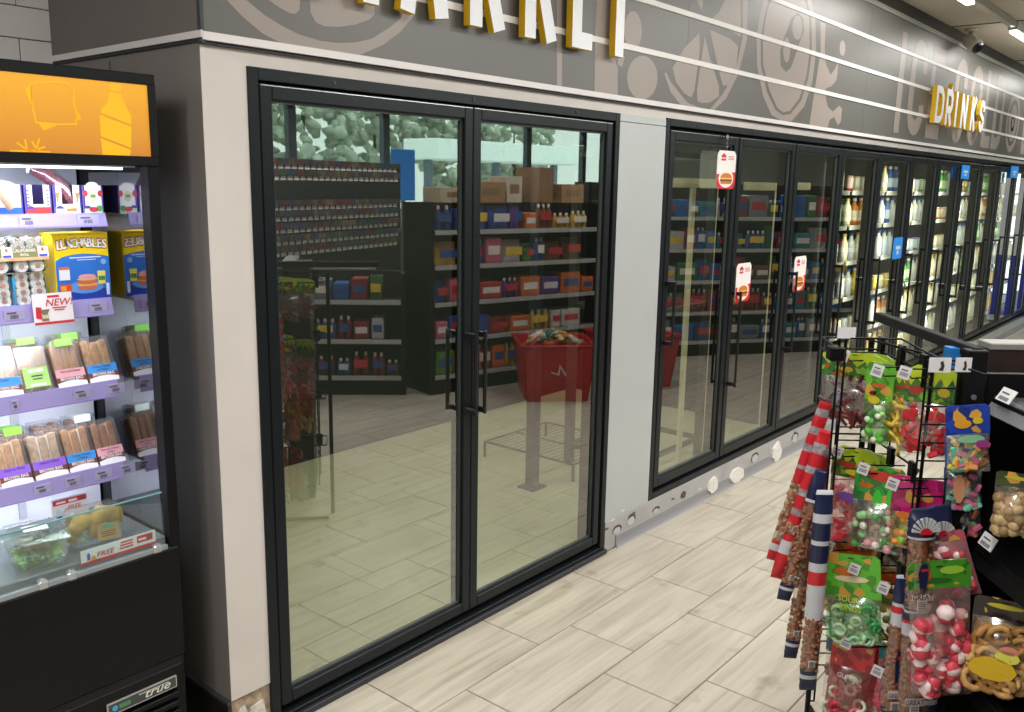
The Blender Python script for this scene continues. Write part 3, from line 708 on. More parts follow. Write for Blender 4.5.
for (x, y) in [(-1.6, -1.7), (1.2, -1.7), (3.6, -1.7), (6.2, -1.7), (2.4, -4.6), (7.6, -4.4), (10.5, -4.0), (9.0, -7.4), (5.6, -4.0), (-0.9, -0.55)]:  # the first and the last two are fixtures added for fill light
    o = empty('ceiling_and_fill_lamp', (x, y, 3.06), 'long white ceiling tube lamp over the shop floor, seen only in reflections, some added as fill', 'light fixture', 'ceiling tube lamps over the shop floor')
    MB().box(x-0.8, x+0.8, y-0.12, y+0.12, 2.99, 3.059, bev=0.006).build('housing', mat('d8d8d4', 0.4), o)
    MB().box(x-0.76, x+0.76, y-0.10, y+0.10, 2.976, 2.9895).build('diffuser', emis('fff6e6', 5), o)
# security camera
sc = empty('security_camera', (8.45, -0.11, 3.06), 'white bullet security camera with a black lens face under the ceiling', 'camera')
SW = mat('c9c7be', 0.4)
MB().lathe([(0.05, 0), (0.05, 0.02)], 14, o=(8.45, -0.11, 3.039)).build('mount', SW, sc)
MB().tube([(8.45, -0.11, 3.04), (8.45, -0.11, 3.00), (8.46, -0.115, 2.975)], 0.022, 8).build('arm', SW, sc)
dv = Vector((-0.38, -0.60, -0.50)).normalized()
Q = dv.to_track_quat('Z', 'Y').to_matrix().to_4x4(); Q.translation = Vector((8.46, -0.08, 2.985))
MB().lathe([(0.045, 0), (0.056, 0.02), (0.056, 0.15), (0.052, 0.155)], 16, M=Q).build('body', SW, sc)
MB().lathe([(0.050, 0.154), (0.050, 0.16), (0.03, 0.161), (0.028, 0.165)], 16, M=Q).build('lens_face', mat('101012', 0.2), sc)

# ================================================================ MERCHANDISER (open fridge at the left)
FX0, FX1, FY0, FY1 = 0.0, 1.230, 0.05, 0.80
fr = empty('open_fridge', (0.611, 0.42, 0), 'black open-front grab-and-go fridge with an orange lit header', 'fridge')
FB = mat('0d0e11', 0.45, var=0.1, scale=6)
mb = MB(); mb.box(FX0, FX1, FY0+0.02, FY1, 0.06, 0.675, bev=0.004).box(FX0+0.004, FX1-0.004, FY0, FY0+0.02, 0.352, 0.692, bev=0.006)
mb.build('lower_body', FB, fr)
MB().box(FX0+0.012, FX1-0.012, FY0+0.006, FY0+0.02, 0.328, 0.352).build('shadow_groove', mat('060607', 0.8), fr)
gp = MB(); gp.box(FX0+0.012, FX1-0.02, FY0+0.004, FY0+0.02, 0.262, 0.328, bev=0.002); gp = gp.build('grille_panel', FB, fr)
for k in range(6):
    z = 0.228 - k*0.03
    MB().box(FX0+0.03, FX1-0.03, FY0+0.002, FY0+0.019, z, z+0.016, bev=0.002).build('grille_slat', FB, fr)
for x in (0.05, 1.17):
    for y in (0.12, 0.72): MB().lathe([(0.02, 0), (0.02, 0.015), (0.01, 0.016), (0.01, 0.062)], 10, o=(x, y, 0)).build('leg', mat('333333', 0.5, 0.4), fr)
# maker's plate
px0, px1, pz0, pz1 = 0.985, 1.190, 0.2625, 0.2985
pl = MB(); pl.box(px0, px1, FY0-0.001, FY0+0.004, pz0, pz1)
pl = pl.build('name_plate', mat('c9c9c4', 0.35, 0.6), fr)
MB().box(px0+0.003, px1-0.003, FY0-0.0016, FY0-0.001, pz0+0.003, pz1-0.003).build('plate_face', mat('3c4244', 0.4), pl)
tb = MB(); text_mb(tb, 'true', 0.034, Matrix.Translation((1.128, FY0-0.0017, pz0+0.009)), squash=1.35, shear=0.35)
tb.box(1.075, 1.165, FY0-0.0026, FY0-0.0016, pz0+0.026, pz0+0.0275).build('script_lettering', mat('e8e6dc', 0.35, 0.3), pl)
sp = MB(); sp.prism([(x*0.008+1.006, z*0.008+pz0+0.018) for x, z in ell(0, 0, 1, 1, 12)], FY0-0.0026, FY0-0.0016); sp.build('blue_mark', mat('4aa3d0', 0.4), pl)
sp = MB(); sp.box(1.018, 1.05, FY0-0.0026, FY0-0.0016, pz0+0.012, pz0+0.024); sp.build('green_mark', mat('4f8a55', 0.4), pl)
# sides: black front posts, rear posts, end glass
for s_, x in ((0, FX0), (1, FX1)):
    a, b_ = (x, x+0.030) if s_ == 0 else (x-0.030, x)
    MB().box(a, b_, FY0+0.004, FY0+0.05, 0.675, 1.76, bev=0.003).build('front_post', FB, fr)
    MB().box(a, b_, 0.40, 0.455, 0.675, 1.76, bev=0.002).build('rear_post', FB, fr)
    MB().box(a, b_, FY0+0.05, 0.40, 1.735, 1.76).build('side_rail', FB, fr)
    xg = x + 0.028 if s_ == 0 else x - 0.028
    MB().add([(xg, FY0+0.05, 0.69), (xg, 0.40, 0.69), (xg, 0.40, 1.735), (xg, FY0+0.05, 1.735)], [(0,1,2,3)]).build('end_glass', film('8d9499', 0.42, 0.03), fr)
    MB().box(min(xg, x), max(xg, x)-0.001, FY0+0.045, FY0+0.053, 0.69, 1.735).build('glass_edge', mat('aebfb8', 0.3), fr)
# inside: white liner
LIN = mat('dfe2ea', 0.55, var=0.02, scale=3)
MB().box(FX0+0.036, FX1-0.036, 0.456, 0.50, 0.69, 1.752).box(FX0+0.036, FX1-0.036, FY0+0.06, 0.50, 1.748, 1.76).build('white_liner', LIN, fr)
MB().box(FX0, FX1, 0.5, FY1, 0.675, 1.98).build('rear_duct', FB, fr)
for x in (0.36, 0.66, 0.965): 
    sl = MB(); sl.box(x-0.01, x+0.01, 0.449, 0.456, 0.74, 1.70).build('slotted_standard', mat('c6c9d0', 0.4, 0.3), fr)
MB().box(FX0+0.03, FX1-0.033, 0.075, 0.456, 0.69, 0.722, bev=0.003).build('deck_pan', mat('7f8086', 0.35, 0.4), fr)
# header
hd = MB(); hd.box(FX0, FX1, FY0+0.012, 0.50, 1.762, 1.983, bev=0.004)
hd.box(FX0, FX1, FY0-0.002, FY0+0.012, 1.752, 1.777, bev=0.002).box(FX0, FX1, FY0-0.002, FY0+0.012, 1.957, 1.984, bev=0.002).box(FX0, FX0+0.018, FY0-0.002, FY0+0.012, 1.777, 1.957).box(FX1-0.02, FX1, FY0-0.002, FY0+0.012, 1.777, 1.957)
hd = hd.build('header_box', FB, fr)
OM = bpy.data.materials.new('header_print'); OM.use_nodes = True; nt = OM.node_tree; b = nt.nodes['Principled BSDF']
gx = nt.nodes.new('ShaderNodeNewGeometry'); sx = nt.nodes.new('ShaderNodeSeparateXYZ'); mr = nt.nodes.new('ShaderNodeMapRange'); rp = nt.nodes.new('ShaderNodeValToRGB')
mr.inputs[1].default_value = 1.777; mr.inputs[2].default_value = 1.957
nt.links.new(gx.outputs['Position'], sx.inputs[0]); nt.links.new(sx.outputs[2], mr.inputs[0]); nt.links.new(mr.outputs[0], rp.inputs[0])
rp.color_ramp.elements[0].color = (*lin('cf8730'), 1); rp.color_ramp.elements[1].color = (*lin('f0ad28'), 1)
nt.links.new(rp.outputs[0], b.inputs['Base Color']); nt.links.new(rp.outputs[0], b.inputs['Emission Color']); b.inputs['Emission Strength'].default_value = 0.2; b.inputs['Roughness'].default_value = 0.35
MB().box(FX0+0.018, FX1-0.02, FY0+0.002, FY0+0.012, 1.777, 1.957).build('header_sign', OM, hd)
YG = mat('f0b414', 0.4, emit=0.28)
def fart(pts, sc=170/1009, ox=0, oz=60, m=YG, nm='header_graphic', cut=None):
    P = []
    for x, y in pts:
        q = at(ox + x*sc, oz + y*sc, 1, FY0); P.append((q.x, min(max(q.z, 1.7775), 1.9565)))
    mb_ = MB(); mb_.prism(P, FY0+0.001, FY0+0.0025)
    return mb_.build(nm, m, hd)
mb_ = MB()
lp = [at(x*170/1009, 60 + y*170/1009, 1, FY0) for x, y in [(190,170),(185,150),(225,132),(330,128),(400,140),(440,180),(438,250),(450,300),(452,382),(340,382),(215,370),(200,300),(190,220)]]
mb_.ribbon([(p.x, p.z) for p in lp], 0.004, FY0+0.001, FY0+0.0025, closed=True); mb_.build('header_graphic', YG, hd)
fart([(145,165),(190,150),(192,280),(170,230)]); fart([(452,285),(485,350),(450,365)]); fart([(228,375),(345,386),(262,418)])
fart([(648,140),(722,145),(722,190),(648,180)]); fart([(650,190),(720,200),(745,270),(780,330),(782,385),(595,312),(605,285),(640,250)])
fart([(593,325),(782,398),(780,522),(600,452)]); fart([(600,465),(780,535),(772,585),(612,585)])
for st in ([(100,490),(180,545)], [(150,470),(165,545)], [(60,545),(300,545)], [(190,480),(225,545)], [(235,465),(215,540)], [(270,515),(180,545)]):
    q = [at(x*170/1009, 60 + y*170/1009, 1, FY0) for x, y in st]
    mb_ = MB(); mb_.ribbon([(q[0].x, max(q[0].z,1.779)), (q[1].x, max(q[1].z,1.779))], 0.004, FY0+0.001, FY0+0.0025); mb_.build('header_graphic', YG, hd)
# shelves with lavender ticket rails
RAIL = mat('958abf', 0.35); TAGM = mat('a9a3c6', 0.4); INK = mat('5c5870', 0.6)
YR = 0.245
shv = []
for k, (z0, z1, tags) in enumerate([(1.590, 1.626, [(25, 44), (82, 103)]), (1.345, 1.392, [(1, 22), (87, 105)]), (1.110, 1.156, [(0, 8), (64, 83), (99, 117)]), (0.867, 0.911, [(15, 33), (48, 65), (80, 98), (106, 122)])]):
    s = MB(); s.box(FX0+0.04, 1.168, YR+0.004, 0.452, z1-0.016, z1-0.006, bev=0.001)
    sh = s.build('shelf', mat('d6d3e6', 0.5), fr)
    r_ = MB(); r_.add([(FX0+0.04, YR, z1), (1.170, YR, z1), (1.170, YR-0.010, z0), (FX0+0.04, YR-0.010, z0), (FX0+0.04, YR+0.004, z1), (1.170, YR+0.004, z1), (1.170, YR-0.006, z0), (FX0+0.04, YR-0.006, z0)],
        [(3,2,1,0), (4,5,6,7), (0,1,5,4), (2,3,7,6), (1,2,6,5), (0,4,7,3)])
    r_.box(FX0+0.04, 1.17, YR-0.0115, YR-0.007, z0-0.001, z0+0.004)
    r_.build('ticket_rail', RAIL, sh)
    zc = (z0+z1)/2
    for a, b_ in tags + [(-60, -40)]:
        A = at(a, 300, 1, YR).x; B = at(b_, 300, 1, YR).x
        t = MB(); yy = YR - 0.0068
        t.box(A, B, yy-0.002, yy, zc-0.013, zc+0.013, 0)
        W = B - A
        t.box(A+W*0.15, A+W*0.6, yy-0.003, yy-0.002, zc+0.004, zc+0.008, 1)
        for q in range(7): t.box(A+W*(0.3+0.06*q), A+W*(0.3+0.06*q)+W*(0.02+0.015*(q % 2)), yy-0.003, yy-0.002, zc-0.009, zc, 1)
        t.build('price_tag', [TAGM, INK], sh)
    if k:
        for x in (0.36, 0.66, 0.965):
            MB().prism([(0, 0), (0.18, 0), (0.18, -0.03), (0.02, -0.008)], -0.002, 0.002, M=Matrix.Translation((x, 0.45, z1-0.017)) @ Matrix.Rotation(-PI/2, 4, 'Z')).build('bracket', mat('aeb0b8', 0.4, 0.3), sh)
    ld = MB(); ld.box(FX0+0.06, 1.15, YR+0.012, YR+0.028, z1-0.022, z1-0.0165); ld.build('light_strip', emis('e6ecff', 2.5), sh)
    area('fridge_shelf_light', (0.62, YR+0.05, z0-0.02), 1.05, 0.04, 2.1, (0.84, 0.88, 1.0), (0.35, 0, 0))
MB().box(FX0+0.06, 1.16, 0.11, 0.14, 1.742, 1.748).build('light_tube', emis('e6ecff', 5), fr)
area('fridge_top_light', (0.62, 0.15, 1.735), 1.05, 0.06, 4.6, (0.84, 0.88, 1.0), (0.3, 0, 0))
# front lip glass with clips
LG = film('f4fbf8', 0.09, 0.02)
lg = MB(); lg.box(FX0+0.04, 1.186, 0.060, 0.0635, 0.698, 0.858)
lg.build('lip_glass', LG, fr)
MB().box(FX0+0.04, 1.186, 0.0595, 0.064, 0.856, 0.8595).build('glass_top_edge', mat('6f9a92', 0.25), fr)
ch = MB(); ch.box(FX0+0.036, 1.19, 0.052, 0.0595, 0.69, 0.704, bev=0.001).box(FX0+0.036, 1.19, 0.064, 0.074, 0.69, 0.700); ch.build('glass_channel', mat('a9b2b8', 0.3, 0.6), fr)
for px, py in [(43, 583), (72, 576), (157, 548)]:
    q = at(px, py, 1, 0.055); MB().box(q.x-0.012, q.x+0.012, 0.046, 0.07, 0.688, 0.712, bev=0.004).build('clip', film('ffffff', 0.4, 0.2, None, 0.3, 'dfe6ea'), fr)

# ---- snack cases on the top shelf
zt = 1.6215
def snack_case(x0, x1, base, cols, label, cut=True, h=0.078, fruit=None):
    o = empty('snack_case', ((x0+x1)/2, 0.33, zt), label, 'snack box')
    W = x1-x0; w2 = W/2; y0, y1 = -0.055, 0.10; t = 0.0015; z0 = 0.0
    m = [mat('eef0ee', 0.5), mat('4a3f96', 0.5), mat(base, 0.5)] + [mat(c, 0.5) for c in cols]
    b_ = MB()
    b_.box(-w2, w2, y0, y1, 0, t, 0); b_.box(-w2, -w2+t, y0, y1, t, h, 1); b_.box(w2-t, w2, y0, y1, t, h, 1); b_.box(-w2+t, w2-t, y1-t, y1, t, h, 0)
    b_.build('tray', m, o, False)
    f = MB()
    if cut: P = [(-w2, 0), (w2, 0), (w2, h), (w2*0.42, h), (w2*0.42, h*0.36), (-w2*0.42, h*0.36), (-w2*0.42, h), (-w2, h)]
    else: P = [(-w2, 0), (w2, 0), (w2, h)] + [(w2*0.6*math.cos(math.radians(a)), h + h*0.12*math.sin(math.radians(a))) for a in range(0, 181, 30)] + [(-w2, h)]
    f.prism(P, y0-0.0015, y0, 0)
    f.box(-w2, -w2+0.006, y0-0.002, y0-0.0015, 0, h, 1).box(w2-0.004, w2, y0-0.002, y0-0.0015, 0, h, 1)
    f.box(-w2*0.9, w2*0.9, y0-0.0022, y0-0.0015, 0.002, h*0.26, 2).build('printed_front', m, o, False)
    pr = MB()
    pr.prism([(x*0.010-w2*0.6, z*0.008+h*0.2) for x, z in arc(0,0,1,1,0,180,6)], y0-0.003, y0-0.0022, 1)
    if fruit == 'carrot':
        for sx in (-1, 1): pr.prism([(sx*w2*0.72, h*0.35), (sx*w2*0.58, h*0.75), (sx*w2*0.88, h*0.75)], y0-0.003, y0-0.0018, 3)
        pr.prism([(-w2*0.1, h*0.1), (w2*0.6, h*0.13), (w2*0.6, h*0.22), (-w2*0.1, h*0.2)], y0-0.003, y0-0.0022, 3)
    elif fruit == 'apple':
        for sx in (-1, 1): pr.prism([(x*0.007 + sx*w2*0.75, z*0.009 + h*0.72) for x, z in ell(0,0,1,1,10)], y0-0.003, y0-0.0018, 3)
        pr.prism([(x*w2*0.38, z*h*0.2 + h*0.62) for x, z in ell(0,0,1,1,14)], y0-0.003, y0-0.0018, 4)
        pr.box(-w2*0.22, w2*0.22, y0-0.0038, y0-0.003, h*0.58, h*0.68, 5)
        pr.prism([(x*0.012, z*0.007 + h*0.16) for x, z in ell(0,0,1,1,10)], y0-0.003, y0-0.0022, 3)
        pr.prism([(x*0.009 + w2*0.6, z*0.008 + h*0.2) for x, z in ell(0,0,1,1,10)], y0-0.003, y0-0.0022, 5)
    elif fruit == 'dots':
        for sx in (-1, 1):
            for k in range(5): pr.box(sx*w2*0.72-0.003, sx*w2*0.72+0.003, y0-0.003, y0-0.0018, h*(0.3+0.12*k), h*(0.36+0.12*k), 4)
    pr.build('print', m, o, False)
    return o
snack_case(0.872, 0.955, '2a63c4', ['b98a62', 'e8e2d4', '7a5a40'], 'small snack carton with blue print at the left end of the top shelf', False)
snack_case(0.961, 1.028, 'c23a3c', ['c23a3c', '8a6b58', '8a6b58'], 'snack carton with red base and empty white cut-out on the top shelf', True, fruit='dots')
snack_case(1.034, 1.106, 'c9d3cc', ['e08434', '7fae58', '6a8a50'], 'snack carton printed with orange carrots on the top shelf', True, fruit='carrot')
snack_case(1.111, 1.166, 'c8dca8', ['c83a4a', 'd8d0b0', '5a9a50'], 'snack carton printed with red apples at the right end of the top shelf', False, fruit='apple')
# contents poking out of the cut-outs
o = empty('sausage_pack', (1.045, 0.31, 1.645), 'clear pack of mottled red sausage leaning out of the carrot carton', 'sausage', rot=(0, 0, 0))
sm = MB(); sm.tube([(0.048, -0.01, 0.004), (0.030, 0.0, 0.045), (0.0, 0.02, 0.078), (-0.028, 0.035, 0.092)], [0.014, 0.019, 0.019, 0.013], 12)
sm.build('sausage', mat('b8707a', 0.45, var=0.8, scale=170), o, False)
sm = MB(); sm.tube([(0.052, -0.012, -0.006), (0.032, -0.002, 0.045), (0.0, 0.018, 0.082), (-0.035, 0.04, 0.10)], [0.02, 0.023, 0.022, 0.016], 12)
sm.box(-0.045, -0.02, 0.034, 0.038, 0.085, 0.115); sm.build('clear_wrap', film('ffffff', 0.25, 0.15), o, False)
o = empty('wrapped_roll', (0.905, 0.30, 1.63), 'tan wrapped roll leaning in the left snack carton', 'snack')
MB().tube([(0.01, -0.062, 0.012), (-0.018, -0.062, 0.06), (-0.03, -0.05, 0.09)], [0.012, 0.014, 0.012], 10).build('wrap', mat('c09a7a', 0.5, var=0.2, scale=40), o, False)

# ---- sushi trays and the big lunch kit on the second shelf
def sushi(x, z, label, lab=True, h=0.10, seed=0):
    o = empty('sushi_tray', (x, 0.275, z), label, 'sushi tray', rot=(-0.16, 0, 0))
    W = 0.082; w2 = W/2
    MB().box(-w2, w2, 0.004, 0.022, 0, h, bev=0.004).build('black_base', mat('1c2226', 0.3), o, False)
    for i in range(4):
        for j in range(2):
            zz = 0.014 + i*(h-0.024)/3; xx = -0.019 + j*0.036
            r_ = MB(); Mx = Matrix.Translation((xx, 0.004, zz)) @ Matrix.Rotation(PI/2, 4, 'X')
            r_.lathe([(0.0155, 0), (0.0165, 0.004), (0.0165, 0.012), (0.0145, 0.016)], 12, mi=0, M=Mx).lathe([(0.0065, 0.0162), (0.0055, 0.0178)], 8, mi=1, M=Mx)
            r_.build('roll', [mat('e9e6dc', 0.6, var=0.12, scale=200), mat('c98a70', 0.5, var=0.3, scale=150)], o, False)
    MB().box(-w2+0.002, w2-0.002, -0.018, 0.004, 0.002, h-0.002, bev=0.006).build('clear_lid', film('f4f8fa', 0.22, 0.1), o, False)
    if lab:
        l = MB(); zz = h*0.30; hh = h*0.34
        l.box(-w2-0.001, w2*0.45, -0.0205, -0.0185, zz+0.008, zz+hh, 0).box(-w2-0.001, w2+0.001, -0.0205, -0.0185, zz, zz+0.008, 1).box(w2*0.45, w2+0.001, -0.021, -0.0185, zz+0.008, zz+hh+0.004, 2)
        l.box(w2*0.5, w2*0.95, -0.0215, -0.021, zz+0.009, zz+0.015, 3)
        l.prism([(w2*0.72+x*0.004, zz+0.028+y*0.006) for x, y in [(0,-1),(0.8,-0.3),(0.5,0.4),(0,1),(-0.5,0.3),(-0.8,-0.3)]], -0.0215, -0.021, 4)
        text_mb(l, 'CALIFORNIA', 0.0125, Matrix.Translation((-w2*0.28, -0.0206, zz+0.022)), 2, squash=0.72)
        text_mb(l, 'ROLL', 0.008, Matrix.Translation((-w2*0.28, -0.0206, zz+0.0125)), 2)
        l.build('label', [mat('7f7c48', 0.5), mat('d8a070', 0.5), mat('f0eee6', 0.5), mat('2f49b8', 0.5), mat('d8572a', 0.5)], o, False)
    return o
zs2 = 1.386
sushi(0.957, zs2, 'lower sushi tray behind the NEW card, without a front label', False, 0.085)
sushi(0.957, zs2 + 0.088, 'upper sushi tray with a green CALIFORNIA ROLL label', True, 0.095)
sushi(0.868, zs2, 'lower sushi tray at the left edge of the fridge', False, 0.085)
sushi(0.868, zs2 + 0.088, 'upper sushi tray at the left edge of the fridge, orange label edge', True, 0.095)
o = empty('blue_carton', (0.9145, 0.30, zs2), 'thin bright blue carton edge between the sushi trays', 'carton')
MB().box(-0.0025, 0.0025, -0.03, 0.05, 0, 0.075).build('carton', mat('2aa3d8', 0.5), o, False)
lk = empty('lunch_kit_box', (1.094, 0.30, zs2), 'big yellow and blue lunch kit box reading LUNCHABLES with crackers and ham', 'food box')
w2, h = 0.0735, 0.186; yf = -0.035
MB().box(-w2, w2, yf, 0.055, 0, h, bev=0.002).build('carton', mat('f0cd10', 0.4), lk, False)
f = MB(); y = yf
f.prism([(-w2+0.001, 0.001), (w2-0.001, 0.001), (w2-0.001, h*0.64)] + [(w2*(1-2*t/8)*0.985, h*(0.64 + 0.055*math.sin(PI*t/8))) for t in range(1, 8)] + [(-w2+0.001, h*0.60)], y-0.0008, y, 0)
f.prism([(-w2+0.001, 0.001), (w2-0.001, 0.001), (w2-0.001, h*0.14)] + [(w2*(1-2*t/8)*0.98, h*(0.14+0.03*math.sin(PI*3*t/8))) for t in range(1, 8)] + [(-w2+0.001, h*0.13)], y-0.0014, y-0.0008, 1)
f.prism([(x*0.048+0.004, z*0.018+0.038) for x, z in ell(0,0,1,1,20)], y-0.002, y-0.0014, 2)
f.build('printed_front', [mat('2f6fc4', 0.35), mat('2340a0', 0.35), mat('5f96d8', 0.35)], lk, False)
t = MB()
for i, ch in enumerate('LUNCHABLES'):
    xx = -w2*0.84 + i*w2*1.68/9; zz = h*(0.765 + 0.03*math.sin(PI*(i+0.5)/10))
    Mt = Matrix.Translation((xx, y-0.0004, zz)) @ Matrix.Rotation(-0.0, 4, 'Y')
    for dx_, dz_ in [(0.0021, 0), (-0.0021, 0), (0, 0.0024), (0, -0.0024), (0.0016, 0.0016), (-0.0016, -0.0016), (0.0016, -0.0016), (-0.0016, 0.0016)]:
        text_mb(t, ch, 0.034, Mt @ Matrix.Translation((dx_, 0, dz_)), 1, squash=0.78, depth=0.0006)
    for dx_ in (-0.0009, 0, 0.0009): text_mb(t, ch, 0.034, Mt @ Matrix.Translation((dx_, 0, 0)), 0, squash=0.78, depth=0.0014 + dx_*0.1)
t.build('lettering', [mat('f4f1ea', 0.4), mat('c9262e', 0.4)], lk, False)
t = MB(); xx = 0.008
for k, (c, r_, hh) in enumerate([(0, 0.027, 0.006), (1, 0.029, 0.004), (0, 0.028, 0.006), (1, 0.029, 0.004), (2, 0.024, 0.007)]):
    z_ = 0.036 + sum([0.0085, 0.0065, 0.0085, 0.0065, 0.008][:k])
    t.prism([(xx+x*r_, z_ + z*hh) for x, z in ell(0,0,1,1,14)], y-0.0026-0.0004*k, y-0.002, c)
t.prism([(0.048+x*0.010, 0.062+z*0.018) for x, z in [(-1,-1),(1,-1),(1.1,1),(-1.1,1)]], y-0.0026, y-0.0014, 3)
t.prism([(0.048+x*0.009, 0.060+z*0.006) for x, z in [(-1,-1),(1,-1),(1,1),(-1,1)]], y-0.0032, y-0.0026, 4)
t.prism([(0.056+x*0.008, 0.105+z*0.008) for x, z in ell(0,0,1,1,12)], y-0.0022, y-0.0008, 5)
t.box(-0.066, -0.038, y-0.0022, y-0.0008, 0.060, 0.092, 6).box(-0.066, -0.038, y-0.0026, y-0.0022, 0.088, 0.096, 0).box(-0.066, -0.036, y-0.0022, y-0.0008, 0.026, 0.048, 7).box(-0.064, -0.050, y-0.003, y-0.0022, 0.030, 0.044, 8)
t.box(-0.035, 0.05, y-0.0016, y-0.0008, 0.118, 0.1205, 6).box(-0.015, 0.035, y-0.0016, y-0.0008, 0.112, 0.1135, 6).box(0.060, 0.068, y-0.0018, y-0.0014, 0.012, 0.045, 6)
t.build('picture', [mat('c96a52', 0.4), mat('e8b45a', 0.4), mat('d89a9c', 0.4), mat('e8d468', 0.4), mat('3c8a4c', 0.4), mat('7fb0e0', 0.4), mat('dfe4ee', 0.4), mat('d8481e', 0.4), mat('e8a030', 0.4)], lk, False)
# NEW! card clipped on the second rail
nc = empty('shelf_card', (1.005, 0.226, 1.343), 'white card reading NEW! in red with a red bottom stripe clipped on the rail', 'sign card', rot=(-0.1, 0, 0))
n = MB(); Wc = 0.102; n.box(-Wc/2, Wc/2, -0.001, 0.0005, -0.006, 0.076, 0).box(-Wc/2, Wc/2, -0.0018, -0.001, -0.006, 0.001, 1).box(-0.012, 0.018, -0.0018, -0.001, 0.064, 0.070, 1)
text_mb(n, 'NEW!', 0.026, Matrix.Translation((0.015, -0.001, 0.042)), 1, squash=1.05, shear=0.25)
for k in range(2): n.box(-0.002+0.004*k, 0.034-0.006*k, -0.0018, -0.001, 0.035-k*0.006, 0.038-k*0.006, 1)
n.prism([(-0.046, 0.012), (-0.032, 0.008), (-0.03, 0.04), (-0.044, 0.042)], -0.0018, -0.001, 1)
n.prism([(-0.032, 0.004), (-0.014, 0.004), (-0.016, 0.022), (-0.010, 0.034), (-0.034, 0.034), (-0.029, 0.022)], -0.0024, -0.001, 2)
n.box(-0.03, -0.014, -0.003, -0.0024, 0.010, 0.020, 3)
n.build('card', [mat('e4e0e2', 0.45), mat('c22836', 0.5), mat('7a6a52', 0.5), mat('c9c0a0', 0.5)], nc, False)

# ---- sandwich wedge packs
CRUST = ['966438', 'a9774a', 'c08f5c', '80542f']
def sandwich(x, z, y, label, lcol, txt, crust, fill, w=0.080, h=0.135, green=False, back=False, yaw=0.0, tilt=-0.40, brand=True):
    o = empty('sandwich_pack', (x, y, z), label, 'sandwich', rot=(tilt, 0, yaw))
    w2 = w/2; d = 0.05
    for i, xc in enumerate((-w*0.30, 0.0, w*0.30)):
        b_ = MB(); ww = w*0.135
        b_.box(xc-ww, xc+ww, -0.004, d-0.008, 0.008, h*0.93 - 0.006*(i % 2), bev=0.005)
        b_.build('bread', mat(crust, 0.75, var=0.35, scale=70, bump=0.4), o, False)
        if i < 2:
            g_ = MB(); xf = xc + w*0.15
            g_.box(xf-w*0.03, xf+w*0.03, -0.001, d-0.012, 0.01, h*0.89, bev=0.002); g_.build('filling', mat(fill[i % len(fill)], 0.55, var=0.4, scale=60), o, False)
    s = MB(); x0, y0, z1 = w2, -0.012, h
    s.add([(-x0, y0, 0), (x0, y0, 0), (x0*0.93, y0*0.6, z1), (-x0*0.93, y0*0.6, z1), (-x0, d, 0), (x0, d, 0), (x0*0.93, d, z1), (-x0*0.93, d, z1)], [(0,1,2,3), (4,7,6,5), (0,3,7,4), (1,5,6,2), (3,2,6,7)])
    s.build('clear_shell', film('f6f8fb', 0.20, 0.14, None, 0.05, 'f0f4ff'), o, False)
    L_ = MB(); yl = y0 - 0.0012
    if green:
        L_.box(-w2*0.78, w2*0.78, yl-0.001, yl, 0.012, h*0.50, 0)
        L_.box(-w2*0.45, w2*0.5, yl-0.0018, yl-0.001, h*0.40, h*0.46, 3).box(-w2*0.3, w2*0.4, yl-0.0018, yl-0.001, h*0.31, h*0.335, 2).box(-w2*0.25, w2*0.35, yl-0.0018, yl-0.001, h*0.25, h*0.27, 2).box(-w2*0.5, w2*0.5, yl-0.0018, yl-0.001, 0.016, 0.022, 3)
    else:
        L_.box(-w2*0.98, w2*0.98, yl-0.001, yl, h*0.20, h*0.37, 0)
        L_.prism([(-w2*0.98, h*0.20), (-w2*0.98, h*0.085)] + [(w2*0.98*(-1+2*t/6), h*(0.085 + 0.045*math.sin(PI*t/6))) for t in range(1, 6)] + [(w2*0.98, h*0.085), (w2*0.98, h*0.20)], yl-0.0012, yl, 1)
        L_.prism([(-w2*0.98, 0.0), (w2*0.98, 0.0), (w2*0.98, h*0.085)] + [(w2*0.98*(1-2*t/6), h*(0.085 + 0.045*math.sin(PI*t/6))) for t in range(1, 6)] + [(-w2*0.98, h*0.085)], yl-0.001, yl, 3)
        for k, tt in enumerate(txt): text_mb(L_, tt, 0.0095, Matrix.Translation((0, yl-0.0008, h*0.30 - k*0.009)), 2, squash=0.8, shear=0.2)
        if brand: text_mb(L_, 'BROWN BAG', 0.012, Matrix.Translation((0, yl-0.0010, h*0.135)), 3, squash=0.85)
    L_.build('label', [mat(lcol, 0.45), mat('6b3430', 0.5), mat('3a3050', 0.6), mat('eceaf2', 0.5)], o, False)
    if back:
        t = MB(); t.box(-w2*0.5, w2*0.62, y0*0.6-0.003, d+0.004, h*0.86, h*1.01, 0); t.build('top_label', mat(back, 0.5), o, False)
    return o
z3 = 1.150; z4 = 0.906
sandwich(0.868, z3, 0.262, 'wheat sandwich pack with blue label, third shelf left edge of view', '2f8fe0', ['Turkey'], CRUST[1], ['d8c8a8', 'b0764c'])
sandwich(0.948, z3, 0.262, 'white bread sandwich pack with large lime green front label, third shelf', 'a8dc78', [], CRUST[0], ['e8dcc0', '4e7a36'], green=True, w=0.082)
sandwich(1.037, z3, 0.262, 'sandwich pack with pink label on the third shelf', 'e2a3b0', ['Ham and Cheese'], CRUST[1], ['c98a80', 'd8b060'], back='7fc44c')
sandwich(1.125, z3, 0.262, 'wheat sandwich pack with blue label at the right end of the third shelf', '2f8fe0', ['Turkey, Cheddar', 'on Wheat'], CRUST[2], ['d8a868', 'e0c088'], w=0.084)
